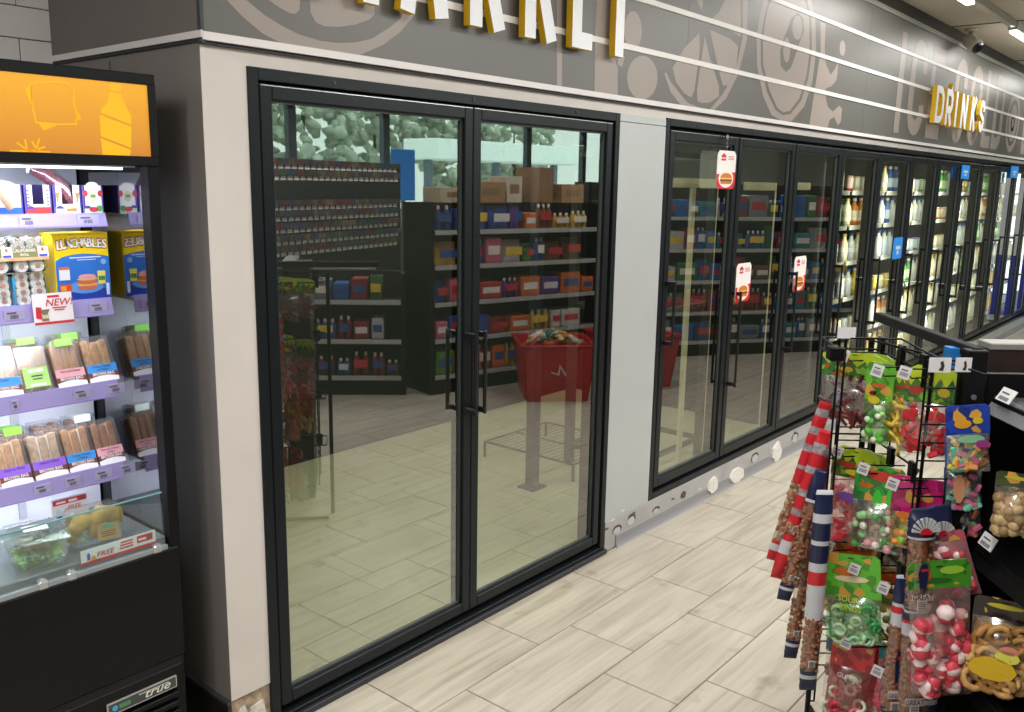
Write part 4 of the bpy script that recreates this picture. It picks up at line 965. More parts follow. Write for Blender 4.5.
sandwich(1.078, z3, 0.345, 'sandwich pack standing behind in the second row of the third shelf', '2f8fe0', [], CRUST[1], ['d8b888', 'e8c898'], tilt=-0.15, back='7fc44c')
sandwich(0.960, z3, 0.345, 'sandwich pack with lime top label in the second row of the third shelf', '7fc44c', [], CRUST[0], ['d8b888', '6a8a4a'], tilt=-0.15, back='8fd45c')
sandwich(0.872, z4, 0.262, 'bread roll pack with purple label, fourth shelf left edge of view', '8a58d8', ['Italian on Wheat'], CRUST[2], ['e8c090', 'f0dcc0'])
sandwich(0.962, z4, 0.262, 'white roll sandwich pack with purple label on the fourth shelf', '8a58d8', ['Italian on Wheat'], 'b89a78', ['f0e8dc', 'e8dccc'], w=0.088)
sandwich(1.049, z4, 0.262, 'sandwich pack with blue label on the fourth shelf', '2f8fe0', ['Turkey, Cheddar', 'on Wheat'], CRUST[1], ['e8b870', 'f4dcb0'], w=0.080)
sandwich(1.131, z4, 0.262, 'sandwich pack with pink label at the right end of the fourth shelf', 'e2a3b0', ['Ham and Cheese', 'on Rye'], CRUST[0], ['8a4a48', 'd8a868'], w=0.076)
sandwich(0.905, z4, 0.345, 'sandwich pack with slanted lime tag in the second row of the fourth shelf', '8a58d8', [], CRUST[3], ['d8b888', 'e8c898'], tilt=-0.12, back='7cc83c')
sandwich(1.000, z4, 0.345, 'brown sandwich pack in the middle of the fourth shelf second row', '8a58d8', [], CRUST[3], ['d8b888', 'b88858'], tilt=-0.12)
sandwich(1.095, z4, 0.345, 'brown sandwich pack with pale top label in the fourth shelf second row', 'e2a3b0', [], CRUST[3], ['d8b888', 'b88858'], tilt=-0.12, back='c8d4c8')

# ---- deck: salad box, croissant pack and the FREE cards
ZD = 0.7225
o = empty('salad_box', (0.883, 0.165, ZD), 'clear square box of green salad with tomato and chicken on the fridge deck', 'salad', rz=-0.22); o.scale = (1.22, 1.22, 1.15)
def tapered(mb, a0, a1, z0, z1, mi=0, b0=None, b1=None):
    b0 = b0 or a0; b1 = b1 or a1
    mb.add([(-a0,-b0,z0),(a0,-b0,z0),(a0,b0,z0),(-a0,b0,z0),(-a1,-b1,z1),(a1,-b1,z1),(a1,b1,z1),(-a1,b1,z1)], [(3,2,1,0),(4,5,6,7),(0,1,5,4),(1,2,6,5),(2,3,7,6),(3,0,4,7)], mi); return mb
cl = film('f4fbf8', 0.22, 0.08, None, 0.04, 'ffffff')
tapered(MB(), 0.046, 0.060, 0.001, 0.062).build('clear_tray', cl, o, False)
l = MB(); tapered(l, 0.066, 0.064, 0.062, 0.066); tapered(l, 0.060, 0.050, 0.066, 0.080); l.build('clear_lid', cl, o, False)
def chunks(n, ax, ay, z0, z1, r, cols, seed, mats_kw=None, flat=0.6):
    rd = random.Random(seed); mb = MB(); 
    for i in range(n):
        cx, cy, cz = rd.uniform(-ax, ax), rd.uniform(-ay, ay), rd.uniform(z0, z1); rr = r*rd.uniform(0.7, 1.2)
        Mx = Matrix.Translation((cx, cy, cz)) @ Matrix.Rotation(rd.uniform(0, 6), 4, Vector((rd.random(), rd.random(), rd.random()+0.1)).normalized())
        mb.lathe([(rr*0.5, -rr*flat), (rr, -rr*flat*0.3), (rr*0.95, rr*flat*0.3), (rr*0.4, rr*flat)], 6, mi=rd.randrange(len(cols)), M=Mx)
    return mb, [mat(c, 0.5, var=0.2, scale=40) for c in cols]
b_, m_ = chunks(70, 0.038, 0.038, 0.008, 0.036, 0.011, ['7fae58', '9cc46a', '5f8f40', 'b8d48a'], 1, flat=0.35); tag(b_.build('lettuce', m_, o, False), kind='stuff')
b_, m_ = chunks(22, 0.034, 0.034, 0.046, 0.060, 0.012, ['c9b48a', 'd8c8a0', 'e8dcc0'], 2, flat=0.4); tag(b_.build('chicken_strips', m_, o, False), kind='stuff')
for k, (x, y) in enumerate([(-0.02, -0.028), (-0.002, -0.034), (-0.03, -0.012)]): MB().lathe([(0.008, 0), (0.0135, 0.004), (0.0135, 0.010), (0.009, 0.014)], 10, o=(x, y, 0.046)).build('tomato', mat('c83a2a', 0.35), o, False)
MB().box(-0.022, 0.026, -0.02, 0.014, 0.0803, 0.0812).build('lid_label', mat('e8e6e2', 0.5), o, False)
o = empty('croissant_pack', (1.040, 0.165, ZD), 'clear pack of croissant sandwiches with a kraft paper label on the deck', 'sandwich', rot=(-0.12, 0, -0.12))
for k, (x, y, s_) in enumerate([(-0.035, 0.0, 0.9), (0.02, -0.005, 1.1), (0.045, 0.02, 0.9)]):
    MB().tube([(x-0.028, y, 0.02), (x-0.018, y-0.006, 0.055*s_), (x+0.0, y-0.008, 0.078*s_), (x+0.022, y-0.004, 0.074*s_), (x+0.03, y, 0.04)], [0.012, 0.022, 0.026, 0.022, 0.012], 12).build('croissant', mat('d0a252', 0.55, var=0.3, scale=45, bump=0.3), o, False)
b_, m_ = chunks(14, 0.05, 0.012, 0.015, 0.04, 0.010, ['a83a3a', 'e0d0a0', '7fa050'], 5); tag(b_.build('filling', m_, o, False), kind='stuff')
s = MB(); s.box(-0.068, 0.068, -0.042, 0.042, 0.001, 0.108, bev=0.010); s.build('clear_shell', cl, o, False)
s = MB(); s.box(-0.006, 0.052, -0.0445, -0.0425, 0.014, 0.060, 0).box(0.008, 0.038, -0.0455, -0.0445, 0.046, 0.056, 1)
for k in range(3): s.box(0.004, 0.042, -0.0452, -0.0445, 0.024+k*0.006, 0.0265+k*0.006, 2)
s.build('kraft_label', [mat('b89468', 0.7), mat('6aa88a', 0.5), mat('6a4a30', 0.6)], o, False)
o = empty('free_strip', (1.060, 0.0685, 0.709), 'long white strip reading FREE in red with a red lower edge on the glass', 'sign card')
s = MB(); s.box(-0.104, 0.104, 0, 0.0012, 0.001, 0.043, 0).box(-0.104, 0.104, -0.0008, 0, 0.001, 0.009, 1).box(0.050, 0.095, -0.0008, 0, 0.018, 0.038, 1).box(0.080, 0.091, -0.0014, -0.0008, 0.022, 0.034, 3)
text_mb(s, 'FREE', 0.020, Matrix.Translation((-0.04, 0, 0.014)), 1, squash=1.15, shear=0.2)
for k in range(3): s.box(0.0+0.002*k, 0.038, -0.0008, 0, 0.016+k*0.008, 0.020+k*0.008, 1 if k < 2 else 1)
s.box(0.054, 0.076, -0.0014, -0.0008, 0.024, 0.030, 0)
s.prism([(-0.088, 0.012), (-0.080, 0.012), (-0.080, 0.028), (-0.084, 0.034), (-0.088, 0.028)], -0.0008, 0, 2).prism([(-0.078, 0.010), (-0.064, 0.010), (-0.066, 0.020), (-0.074, 0.022)], -0.0008, 0, 4)
s.build('card', [mat('e6e4ee', 0.45), mat('cc2a34', 0.45), mat('2f57b0', 0.4), mat('8a4a50', 0.5), mat('e0a060', 0.5)], o, False)
o = empty('free_card', (1.020, 0.262, 0.752), 'small white card reading FREE with a water bottle print behind the food packs', 'sign card')
s = MB(); s.box(-0.050, 0.050, 0, 0.0012, 0, 0.088, 0).box(-0.050, 0.050, -0.0008, 0, 0, 0.008, 1).box(-0.046, 0.046, -0.0008, 0, 0.070, 0.084, 1)
text_mb(s, 'FREE', 0.016, Matrix.Translation((0.010, 0, 0.052)), 1, squash=1.1, shear=0.2)
s.box(0.028, 0.042, -0.0014, -0.0008, 0.072, 0.082, 3).box(-0.038, -0.012, -0.0014, -0.0008, 0.074, 0.079, 0).box(-0.004, 0.020, -0.0014, -0.0008, 0.073, 0.080, 0)
s.prism([(-0.040, 0.016), (-0.024, 0.016), (-0.024, 0.048), (-0.029, 0.058), (-0.035, 0.058), (-0.040, 0.048)], -0.0008, 0, 4).box(-0.040, -0.024, -0.0012, -0.0008, 0.026, 0.038, 2)
s.prism([(-0.020, 0.012), (0.004, 0.012), (-0.002, 0.032), (-0.012, 0.030)], -0.0008, 0, 5)
s.box(-0.012, 0.012, 0.0012, 0.02, -0.028, 0.0, 0)
s.build('card', [mat('e6e4ee', 0.45), mat('cc2a34', 0.45), mat('2f57b0', 0.4), mat('8a4a50', 0.5), mat('c8dcf0', 0.4), mat('e0a060', 0.5)], o, False)

# ================================================================ GONDOLA AND CANDY RACK (right foreground)
# own frame: a = to the right, t = away from the aisle corner, turned 50 degrees to the cooler wall
RA = math.radians(-50.15); ca, sa = math.cos(RA), math.sin(RA)
def W2(a, t): return Vector((a*ca - t*sa, -2.2 + a*sa + t*ca))
def rk(px, py, t):
    r = Fv*FPX + Rv*(px-512) - Uv*(py-356); dpt = r.x*(-sa) + r.y*ca; s = t/dpt; q = r*s
    return (q.x*ca + q.y*sa, q.z + CAM.z)      # a, z
def rempty(name, a, t, z, label, cat, group=None, yaw=0.0):
    p = W2(a, t); return empty(name, (p.x, p.y, z), label, cat, group, rz=RA - yaw)
WB = mat('0b0c0e', 0.45, 0.1)
# counter block with a pale top behind the rack
o = rempty('counter', 1.75, 2.95, 0, 'dark maroon counter block with a pale grey top behind the candy rack', 'counter')
a0, z0 = rk(990, 343, 2.48)
MB().box(a0-1.75, a0-1.75+0.40, -0.47, -0.33, 0, z0-0.02, bev=0.003).build('body', mat('2c1d1b', 0.55, var=0.2, scale=12), o, False)
MB().box(a0-1.75, a0-1.75+0.42, -0.475, -0.40, z0-0.02, z0, bev=0.003).build('worktop', mat('8d8b85', 0.5), o, False)
# gondola
ge = 1.262
go = rempty('gondola', 1.75, 1.6, 0, 'black shop gondola with nut and snack bags on its shelves at the right edge', 'shelving')
GB = mat('0d0e10', 0.5, var=0.2, scale=8)
MB().box(ge-1.75+0.05, ge-1.75+0.40, -0.75, 0.74, 0, 0.12, bev=0.003).build('plinth', GB, go, False)
MB().box(ge+0.36-1.75, ge+0.40-1.75, -0.75, 0.74, 0.12, 1.28).build('back_panel', GB, go, False)
MB().box(ge-0.04-1.75, ge-1.75+0.42, 0.741, 0.765, 0.12, 1.24).build('end_panel', GB, go, False)
MB().box(1.205-1.75, 1.262-1.75, 0.70, 0.74, 0.0, 1.31, bev=0.003).build('upright', GB, go, False)
MB().box(1.228-1.75, 1.258-1.75, 0.72, 1.38, 1.285, 1.315, bev=0.003).build('top_rail', mat('0a0b0d', 0.85), go, False)
MB().lathe([(0.008, 0), (0.008, 0.003)], 10, M=Matrix.Translation((1.232-1.75, 0.70, rk(968, 397, 2.3)[1])) @ Matrix.Rotation(PI/2, 4, 'X')).build('round_nut', CHROME, go, False)
TR = mat('7d7f84', 0.25)
for z, col in ((1.19, TR), (0.766, GB), (0.40, GB)):
    sh = MB().box(ge+0.02-1.75, ge+0.38-1.75, -0.74, 0.70, z-0.02, z-0.005, bev=0.002).build('shelf', GB, go, False)
    rl_ = MB(); rl_.add([(ge+0.004-1.75, -0.74, z-0.045), (ge+0.004-1.75, 0.70, z-0.045), (ge+0.030-1.75, 0.70, z), (ge+0.030-1.75, -0.74, z), (ge+0.012-1.75, -0.74, z-0.05), (ge+0.012-1.75, 0.70, z-0.05), (ge+0.04-1.75, 0.70, z-0.003), (ge+0.04-1.75, -0.74, z-0.003)],
        [(0,1,2,3), (7,6,5,4), (0,3,7,4), (1,5,6,2), (0,4,5,1), (3,2,6,7)])
    rl_.build('ticket_rail', col, sh, False).location = (0, 0, 0)
def shelf_tag(px, py, t, tilt=0.5):
    a, z = rk(px, py, t)
    o = MB()
    Mx = Matrix.Translation((ge+0.013-1.75, t-1.6, z)) @ Matrix.Rotation(-PI/2, 4, 'Z') @ Matrix.Rotation(-tilt, 4, 'X')
    o.box(-0.032, 0.032, -0.004, -0.002, -0.016, 0.022, 0, M=Mx)
    for q in range(8): o.box(-0.022+q*0.0055, -0.0195+q*0.0055, -0.005, -0.004, -0.012, -0.002, 1, M=Mx)
    o.box(-0.022, 0.01, -0.005, -0.004, 0.006, 0.010, 1, M=Mx)
    o.build('price_tag', [mat('e9e9ea', 0.4), mat('55555a', 0.6)], go, False)
shelf_tag(1000, 397, 2.22, 0.55); shelf_tag(994, 543, 2.22, 0.45)
# bag builder -------------------------------------------------------
def pillow(mb, w, h, th, mi=0, n=6, m=8, z0=0.0, flat=0.0, seed=1):
    rd = random.Random(seed); F = []; B_ = []
    for j in range(m+1):
        for i in range(n+1):
            u, v = i/n, j/m
            e = (math.sin(PI*u)**0.55) * (math.sin(PI*min(1, max(0, v)))**0.5)
            e = e if 0 < i < n and 0 < j < m else 0
            q = th/2*e*(1+rd.uniform(-0.15, 0.15)); x = (u-0.5)*w*(1-0.04*math.sin(PI*v))
            F.append((x, -q, z0+v*h)); B_.append((x, q, z0+v*h))
    fs = [[j*(n+1)+i, j*(n+1)+i+1, (j+1)*(n+1)+i+1, (j+1)*(n+1)+i] for j in range(m) for i in range(n)]
    mb.add(F, fs, mi, True); mb.add(B_, [f[::-1] for f in fs], mi, True); return mb
def candies(kind, cols, w, h, th, size, n, seed, z0=0.0):
    rd = random.Random(seed); mb = MB()
    for k in range(n):
        v = rd.random()**1.15; x = rd.uniform(-0.42, 0.42)*w; z = z0 + h*(0.05 + 0.82*v); y = rd.uniform(-0.30, 0.30)*th*math.sin(PI*(x/w+0.5))**0.5
        if rd.random() < 0.6: y = -abs(y) - 0.12*th
        Mx = Matrix.Translation((x, y, z)) @ Matrix.Rotation(rd.uniform(0, 6.28), 4, 'Y') @ Matrix.Rotation(rd.uniform(-0.6, 0.6), 4, 'X')
        c = rd.randrange(len(cols)); s_ = size*rd.uniform(0.8, 1.15)
        if kind == 'ring':
            P = [(s_*math.cos(t_), 0, s_*math.sin(t_)) for t_ in [2*PI*q/10 for q in range(11)]]
            mb.tube([Mx @ Vector(p) for p in P], s_*0.38, 5, c, False)
        elif kind == 'ball': mb.lathe([(s_*0.5, -s_*0.85), (s_, -s_*0.3), (s_, s_*0.35), (s_*0.5, s_*0.85)], 7, mi=c, M=Mx)
        elif kind == 'worm': mb.tube([Mx @ Vector(p) for p in [(-s_*0.2, 0, -s_*3), (s_*0.3, 0, -s_), (-s_*0.2, 0, s_), (s_*0.2, 0, s_*3)]], s_*0.5, 6, c)
        elif kind == 'two': mb.lathe([(s_*0.75, -s_*0.9), (s_, -s_*0.55), (s_, s_*0.15), (s_*1.0, s_*0.16), (s_*0.95, s_*0.5), (s_*0.5, s_*0.9)], 7, mats=[0, 0, 0, 1, 1], M=Mx)
        elif kind == 'chunk': mb.box(-s_*1.3, s_*1.3, -s_*0.4, s_*0.4, -s_*0.7, s_*0.7, c, M=Mx, bev=s_*0.25)
    return mb, [mat(c, 0.45, var=0.12, scale=60, coat=0.2) for c in cols]
def bag(px0, py0, px1, py1, t, yaw, label, head, candy, hf=0.30, grass=None, text=None, tcol='e8d020', cat='candy bag', blobs=(), th=0.05, filmc='ffffff', swing=0.0, fullback=None, group=None, body=0.0, name='candy_bag'):
    a, z1 = rk((px0+px1)/2, py0, t); _, z0 = rk((px0+px1)/2, py1, t)
    aw = rk(px1, (py0+py1)/2, t)[0] - rk(px0, (py0+py1)/2, t)[0]
    w = aw / (math.cos(yaw) + math.sin(yaw)*a/t); h = z1 - z0
    o = rempty(name, a, t, z0, label, cat, group, yaw)
    if swing: o.rotation_euler = (0, swing, RA - yaw)
    ph = h*(1-hf)
    hd_ = MB(); n = 9
    if grass:
        P = [(-w/2, ph-0.004), (w/2, ph-0.004), (w/2, h*0.93), (w*0.3, h), (-w*0.3, h), (-w/2, h*0.93)]
        hd_.prism(P, -0.003, 0.003, 0)
        G = [(w/2, h*0.93), (w*0.3, h), (-w*0.3, h), (-w/2, h*0.93)]
        for k in range(n+1):
            x = -w/2 + w*k/n; G.append((x, ph + (h-ph)*(0.42 if k % 2 else 0.68)))
        hd_.prism(G, -0.0042, -0.003, 1)
    else:
        hd_.prism([(-w/2, ph-0.004), (w/2, ph-0.004), (w/2, h*0.96), (w*0.42, h), (-w*0.42, h), (-w/2, h*0.96)], -0.003, 0.003, 0)
    hd_.box(-0.008, 0.008, -0.0048, -0.0042, h*0.955, h*0.965, 2)
    hm = [print_mat(head, '8fae3a' if grass else head, 'b8482c' if grass else 'd8a040', 90 if grass else 45), mat(grass or head, 0.4), mat('101010', 0.6)]
    hd_.build('header_card', hm, o, False)
    if blobs:
        pb = MB(); bm2 = []
        for (x, z, rx, rz, c) in blobs:
            pb.prism([(x*w + rx*w*qx, z*h + rz*h*qz) for qx, qz in ell(0,0,1,1,10)], -0.0052 if z*h > ph else -th*0.5-0.001, -0.0042 if z*h > ph else -th*0.5, len(bm2)); bm2.append(mat(c, 0.4))
        pb.build('print', bm2, o, False)
    if text:
        tb_ = MB()
        for k, (tx, x, z, s_) in enumerate(text): text_mb(tb_, tx, s_, Matrix.Translation((x*w, -(0.0055 if z*h > ph else th*0.5+0.008), z*h)) @ Matrix.Rotation(0.12, 4, 'Y'), 0, squash=0.85)
        tb_.build('lettering', mat(tcol, 0.4), o, False)
    if candy:
        kind, cols, size, num = candy
        cb, cm = candies(kind, cols, w*0.92, ph*0.95, th, size, num, seed=int(px0*7+py0))
        tag(cb.build('candy', cm, o, False), kind='stuff')
    if fullback: MB().box(-w*0.49, w*0.49, th*0.3, th*0.3+0.001, 0.004, ph).build('printed_back', mat(fullback, 0.4), o, False)
    fm = film(filmc, 0.20, 0.18, None, max(body, 0.07), filmc)
    p_ = MB(); pillow(p_, w, ph, th, seed=int(px0)); 
    p_.box(-w/2, w/2, -0.001, 0.001, -0.006, 0.004, 0); p_.build('clear_pouch', fm, o, False)
    return o
# rack ---------------------------------------------------------------
rack = rempty('candy_rack', 1.02, 2.5, 0, 'black wire rack hung with candy and peanut bags in the right foreground', 'rack')
def RL(a, t, z): return (a-1.02, t-2.5, z)
def rbuild(mb, nm, m=WB, par=None): return mb.build(nm, m, par or rack, False)
def ladder(a0, a1, t, z0, z1, pitch, nm, r=0.0032):
    mb = MB()
    for a in (a0, a1): mb.tube([RL(a, t, z0), RL(a, t, z1)], r, 6)
    z = z0
    while z <= z1 + 1e-4: mb.tube([RL(a0, t-0.004, z), RL(a1, t-0.004, z)], r*0.8, 5); z += pitch
    rbuild(mb, nm)
aL, zL = rk(808, 700, 2.42); aT, zT = rk(838, 335, 2.42)
ladder(aL, aL+0.018, 2.42, zL, zT+0.005, 0.152, 'wire_ladder')
aP, _z = rk(813, 690, 2.66)
ladder(aP, aP+0.17, 2.66, zL-0.02, 1.10, 0.0425, 'wire_ladder')
aR, zR = rk(928, 360, 2.3)
ladder(aR, aR+0.085, 2.3, 0.30, zR, 0.0505, 'wire_ladder'); ladder(aR+0.032, aR+0.036, 2.34, 0.34, zR-0.02, 0.3, 'wire_ladder')
for (a, t) in ((aL, 2.42), (aR, 2.3)):
    mb = MB(); mb.tube([RL(a, t, 0.012), RL(a, t, 0.35)], 0.008, 8); rbuild(mb, 'leg')
mb = MB(); mb.tube([RL(aL-0.05, 2.42, 0.012), RL(aR+0.12, 2.3, 0.012)], 0.009, 8).tube([RL(1.02, 2.2, 0.012), RL(1.02, 2.7, 0.012)], 0.009, 8); rbuild(mb, 'foot_bar')
mb = MB(); mb.tube([RL(1.12, 2.72, 0.0), RL(1.12, 2.72, 1.27)], 0.010, 8); rbuild(mb, 'rear_post')
tf = 2.70
rings = [1.272, 1.238, 0.965, 0.66, 0.42]
for k, z in enumerate(rings):
    mb = MB(); P = [RL(aL+0.02, 2.42, z), RL(aL+0.05, tf, z), RL(1.125, tf, z), RL(1.128, 2.34, z), RL(aR, 2.3, z)]
    mb.tube(P, 0.0034, 6)
    if k < 1: mb.tube([RL(aL+0.02, 2.40, z+0.05), RL(aL+0.16, 2.40, z+0.05), RL(1.14, 2.30, z+0.01), RL(1.23, 2.25, z-0.015)], 0.003, 6); mb.tube([RL(aL+0.10, 2.66, z+0.02), RL(1.20, 2.34, z+0.0)], 0.003, 6)
    rbuild(mb, 'ring')
    for (a, t) in ((1.126, 2.66), (1.127, 2.52), (1.128, 2.38)):
        c_ = MB(); c_.box(a-1.02-0.007, a-1.02+0.007, t-2.5-0.016, t-2.5+0.016, z-0.045, z+0.012, bev=0.002); rbuild(c_, 'clip')
c_ = MB(); c_.box(RL(aL,0,0)[0]-0.03, RL(aL,0,0)[0]+0.012, -0.10, -0.06, 1.255, 1.295, bev=0.004); rbuild(c_, 'corner_joint')
PT = mat('dcdce0', 0.35); PK = mat('5a5a60', 0.6)
def hook(px, py, pxe, t, tagsize=(0.030, 0.034), yaw=0.5, tilt=0.25):
    a0, z = rk(px, py, t); a1, _ = rk(pxe, py, t)
    h_ = MB(); h_.tube([RL(a1, t, z+0.006), RL(a0+0.004, t, z+0.006)], 0.0022, 6).tube([RL(a1, t, z-0.016), RL(a0+0.022, t, z-0.020), RL(a0+0.012, t, z-0.008)], 0.0022, 6)
    hk = rbuild(h_, 'hook')
    g_ = MB(); Mx = Matrix.Translation(RL(a0, t-0.006, z)) @ Matrix.Rotation(-yaw, 4, 'Z') @ Matrix.Rotation(tilt, 4, 'Y')
    w_, h2 = tagsize
    g_.box(-w_/2, w_/2, -0.0015, 0, -h2*0.6, h2*0.4, 0, M=Mx)
    for q in range(7): g_.box(-w_*0.33+q*w_*0.1, -w_*0.28+q*w_*0.1, -0.0022, -0.0015, -h2*0.4, -h2*0.08, 1, M=Mx)
    g_.box(-w_*0.33, w_*0.2, -0.0022, -0.0015, h2*0.06, h2*0.16, 1, M=Mx)
    g_.build('price_tag', [PT, PK], hk, False)
for px, py, pe, t in [(843, 354, 880, 2.50), (877, 369, 925, 2.40), (904, 371, 929, 2.32), (837, 450, 868, 2.52), (863, 467, 905, 2.44), (892, 482, 928, 2.34),
                      (828, 544, 862, 2.52), (854, 567, 896, 2.44), (883, 586, 924, 2.34), (823, 618, 850, 2.52), (846, 641, 890, 2.44), (877, 669, 920, 2.34)]:
    hook(px, py, pe, t, yaw=0.45)
def plate(px0, py0, px1, py1, t, nm='card_holder', pr=None):
    a0, z1 = rk(px0, py0, t); a1, z0 = rk(px1, py1, t)
    p_ = MB(); p_.box(a0-1.02, a1-1.02, t-2.5-0.002, t-2.5, z0, z1, 0)
    if pr: w_ = a1-a0; h_ = z1-z0; p_.prism([(a0-1.02+w_*x, z0+h_*z) for x, z in [(0.45,0.15),(0.65,0.1),(0.7,0.45),(0.62,0.8),(0.5,0.7),(0.55,0.4)]], t-2.5-0.003, t-2.5-0.002, 1)
    p_.build(nm, [PT, mat('3a2c30', 0.5)], rack, False)
plate(838, 327, 855, 338.5, 2.40); plate(929.5, 357.5, 950, 372.5, 2.27, pr=1); plate(956, 357.5, 970.5, 372, 2.27, pr=1)
o = rempty('blue_box', rk(958, 366, 2.40)[0], 2.40, rk(958, 378, 2.40)[1], 'small bright blue carton behind the white cards on the rack', 'carton')
MB().box(-0.03, 0.03, -0.01, 0.03, 0, 0.085).build('carton', [mat('2a7ec8', 0.4)], o, False)

# candy bags, nearest hooks first. px extents are read on the depth plane t of each hook
GR = 'b4cc2c'; Y = 0.85
bag(823, 352, 888, 421, 2.52, 0.75, 'bag of dark red gummies with green grass header, upper left of the rack', '3f7a34', ('worm', ['6a2026', '7d2a2c', '521a20'], 0.011, 46), 0.36, GR, blobs=[(-0.2, 0.86, 0.15, 0.05, 'b03828'), (-0.1, 0.74, 0.1, 0.04, 'd8c030'), (0.2, 0.74, 0.1, 0.05, '6aa838')], th=0.07)
bag(850, 353, 896, 415, 2.60, 0.95, 'second dark gummy bag with grass header hanging behind the first', '3f7a34', ('worm', ['6a2026', '7d2a2c'], 0.011, 20), 0.36, GR, blobs=[(0.1, 0.74, 0.1, 0.05, '6aa838')])
bag(868, 363, 896, 442, 2.44, 0.65, 'narrow bright green pouch of green candy hanging above the empty hook', '62b82c', ('ball', ['5cba3a', 'a8e08a', 'd8f0c8'], 0.010, 26), 0.45, None, blobs=[(-0.1, 0.9, 0.12, 0.015, '101010'), (0, 0.72, 0.25, 0.03, 'd87028'), (-0.1, 0.55, 0.22, 0.05, 'd8c828')], th=0.04, filmc='d8f4d0')
bag(891, 372, 920, 442, 2.42, 0.75, 'bag of yellow banana candy beside the green pouch', '4a7e2c', ('worm', ['d8b020', 'b8902a', 'e0c850'], 0.013, 18), 0.30, GR, th=0.04, filmc='f0e0a0', blobs=[(0, 0.78, 0.3, 0.03, 'a83c28')])
bag(902, 374, 937, 440, 2.46, 0.8, 'olive tinted candy bag between the yellow and the red bags', '4a7e2c', ('worm', ['a07a20', '8a6a2a'], 0.012, 16), 0.32, GR, th=0.04)
bag(907, 366, 960, 455, 2.36, 0.55, 'bag of bright red gummies with green grass header behind the right wire ladder', '3f7a34', ('chunk', ['c8242e', 'd83a3e', 'b01c26'], 0.013, 54), 0.40, GR, blobs=[(-0.25, 0.72, 0.15, 0.05, 'a83c28'), (0.25, 0.72, 0.12, 0.05, 'd8c030'), (-0.05, 0.66, 0.16, 0.06, '7ab83c')], th=0.06)
bag(954, 405, 998, 470, 2.26, 0.15, 'topmost blue sour candy bag at the right side of the rack', '1d3fa8', ('chunk', ['e06a9a', 'e8d44a', '5cc8a0', 'e89a5a'], 0.010, 46), 0.42, None, th=0.05, swing=-0.12, blobs=[(-0.12, 0.72, 0.2, 0.07, 'd89a28'), (0.22, 0.76, 0.12, 0.05, 'd8c030'), (0.0, 0.52, 0.32, 0.06, '8ac8a0'), (0.25, 0.44, 0.16, 0.06, 'a03a90')], fullback='2a5a9a')
bag(951, 452, 988, 508, 2.29, 0.15, 'second blue sour candy bag below the topmost one', '2450a8', ('chunk', ['e06a9a', '7ad0b0', 'e8a05a'], 0.010, 34), 0.3, None, th=0.05, swing=-0.08, fullback='2a5a9a', blobs=[(-0.2, 0.4, 0.16, 0.26, 'd89a78')])
bag(949, 496, 986, 534, 2.32, 0.15, 'third blue sour candy bag, lowest of the three, orange and mint pieces', '2450a8', ('chunk', ['e8905a', '8ad0b0', 'e06a9a'], 0.010, 26), 0.2, None, th=0.05, swing=-0.1, fullback='3a7a8a')
bag(833, 448, 881, 545, 2.52, 0.7, 'bag of pink and red strawberry candy with grass header, second row left', '3f7a34', ('chunk', ['d83a4a', 'e87a88', 'f0d8d8', 'c82a3a'], 0.013, 50), 0.30, GR, th=0.06, blobs=[(-0.15, 0.82, 0.2, 0.03, 'b03828'), (0, 0.75, 0.2, 0.03, 'd8c030'), (0.05, 0.52, 0.32, 0.05, '7a4aa0')], filmc='f8e8e8')
bag(850, 452, 892, 540, 2.60, 0.9, 'strawberry candy bag hanging behind in the second row', '3f7a34', ('chunk', ['d83a4a', 'e87a88'], 0.013, 20), 0.30, GR)
bag(856, 466, 906, 548, 2.44, 0.6, 'green and red header bag with watermelon candy in the second row', '2f9a3a', ('ball', ['a8e0a0', 'e0a0a8', 'f0e8e0', '58b050'], 0.012, 40), 0.42, None, th=0.06, blobs=[(0.1, 0.88, 0.35, 0.06, 'c83a24'), (-0.25, 0.75, 0.15, 0.03, 'd87028'), (0.0, 0.6, 0.1, 0.12, '3cc83c'), (0.25, 0.62, 0.08, 0.14, '3cc83c')], filmc='e0f0e0')
bag(882, 475, 925, 570, 2.50, 0.7, 'greenish candy bag with a magenta lower edge in the second row', '5a7a34', ('ball', ['98b070', 'c07880', 'b8c890'], 0.012, 24), 0.3, None, th=0.04, fullback='b01c68')
bag(893, 478, 951, 548, 2.36, 0.5, 'magenta header bag with yellow and pink candy behind the ladder', 'c81a74', ('ball', ['e8d020', 'e85a80', 'f0a040', '90c050'], 0.012, 34), 0.5, None, th=0.05, blobs=[(-0.2, 0.48, 0.2, 0.05, 'd87028')], filmc='f4f0c8')
bag(819, 528, 866, 612, 2.54, 0.6, 'orange header bag of peach rings in the third row', 'e0641c', ('ring', ['e8905a', 'e06a58', 'f0b070'], 0.013, 30), 0.55, None, th=0.05, text=[('SOUR', 0, 0.50, 0.024), ('PEACH', 0.02, 0.40, 0.022)], tcol='d8c030', swing=0.1, filmc='f8d8c0', blobs=[(-0.2, 0.62, 0.2, 0.05, '8a4a20')])
bag(858, 540, 912, 604, 2.58, 0.7, 'plain orange bag hanging behind the green ring bag', 'd85c1a', ('ring', ['e8a05a', 'd8c040'], 0.013, 20), 0.6, None, th=0.04, text=[('SOUR', 0.1, 0.35, 0.03)], tcol='d8d030')
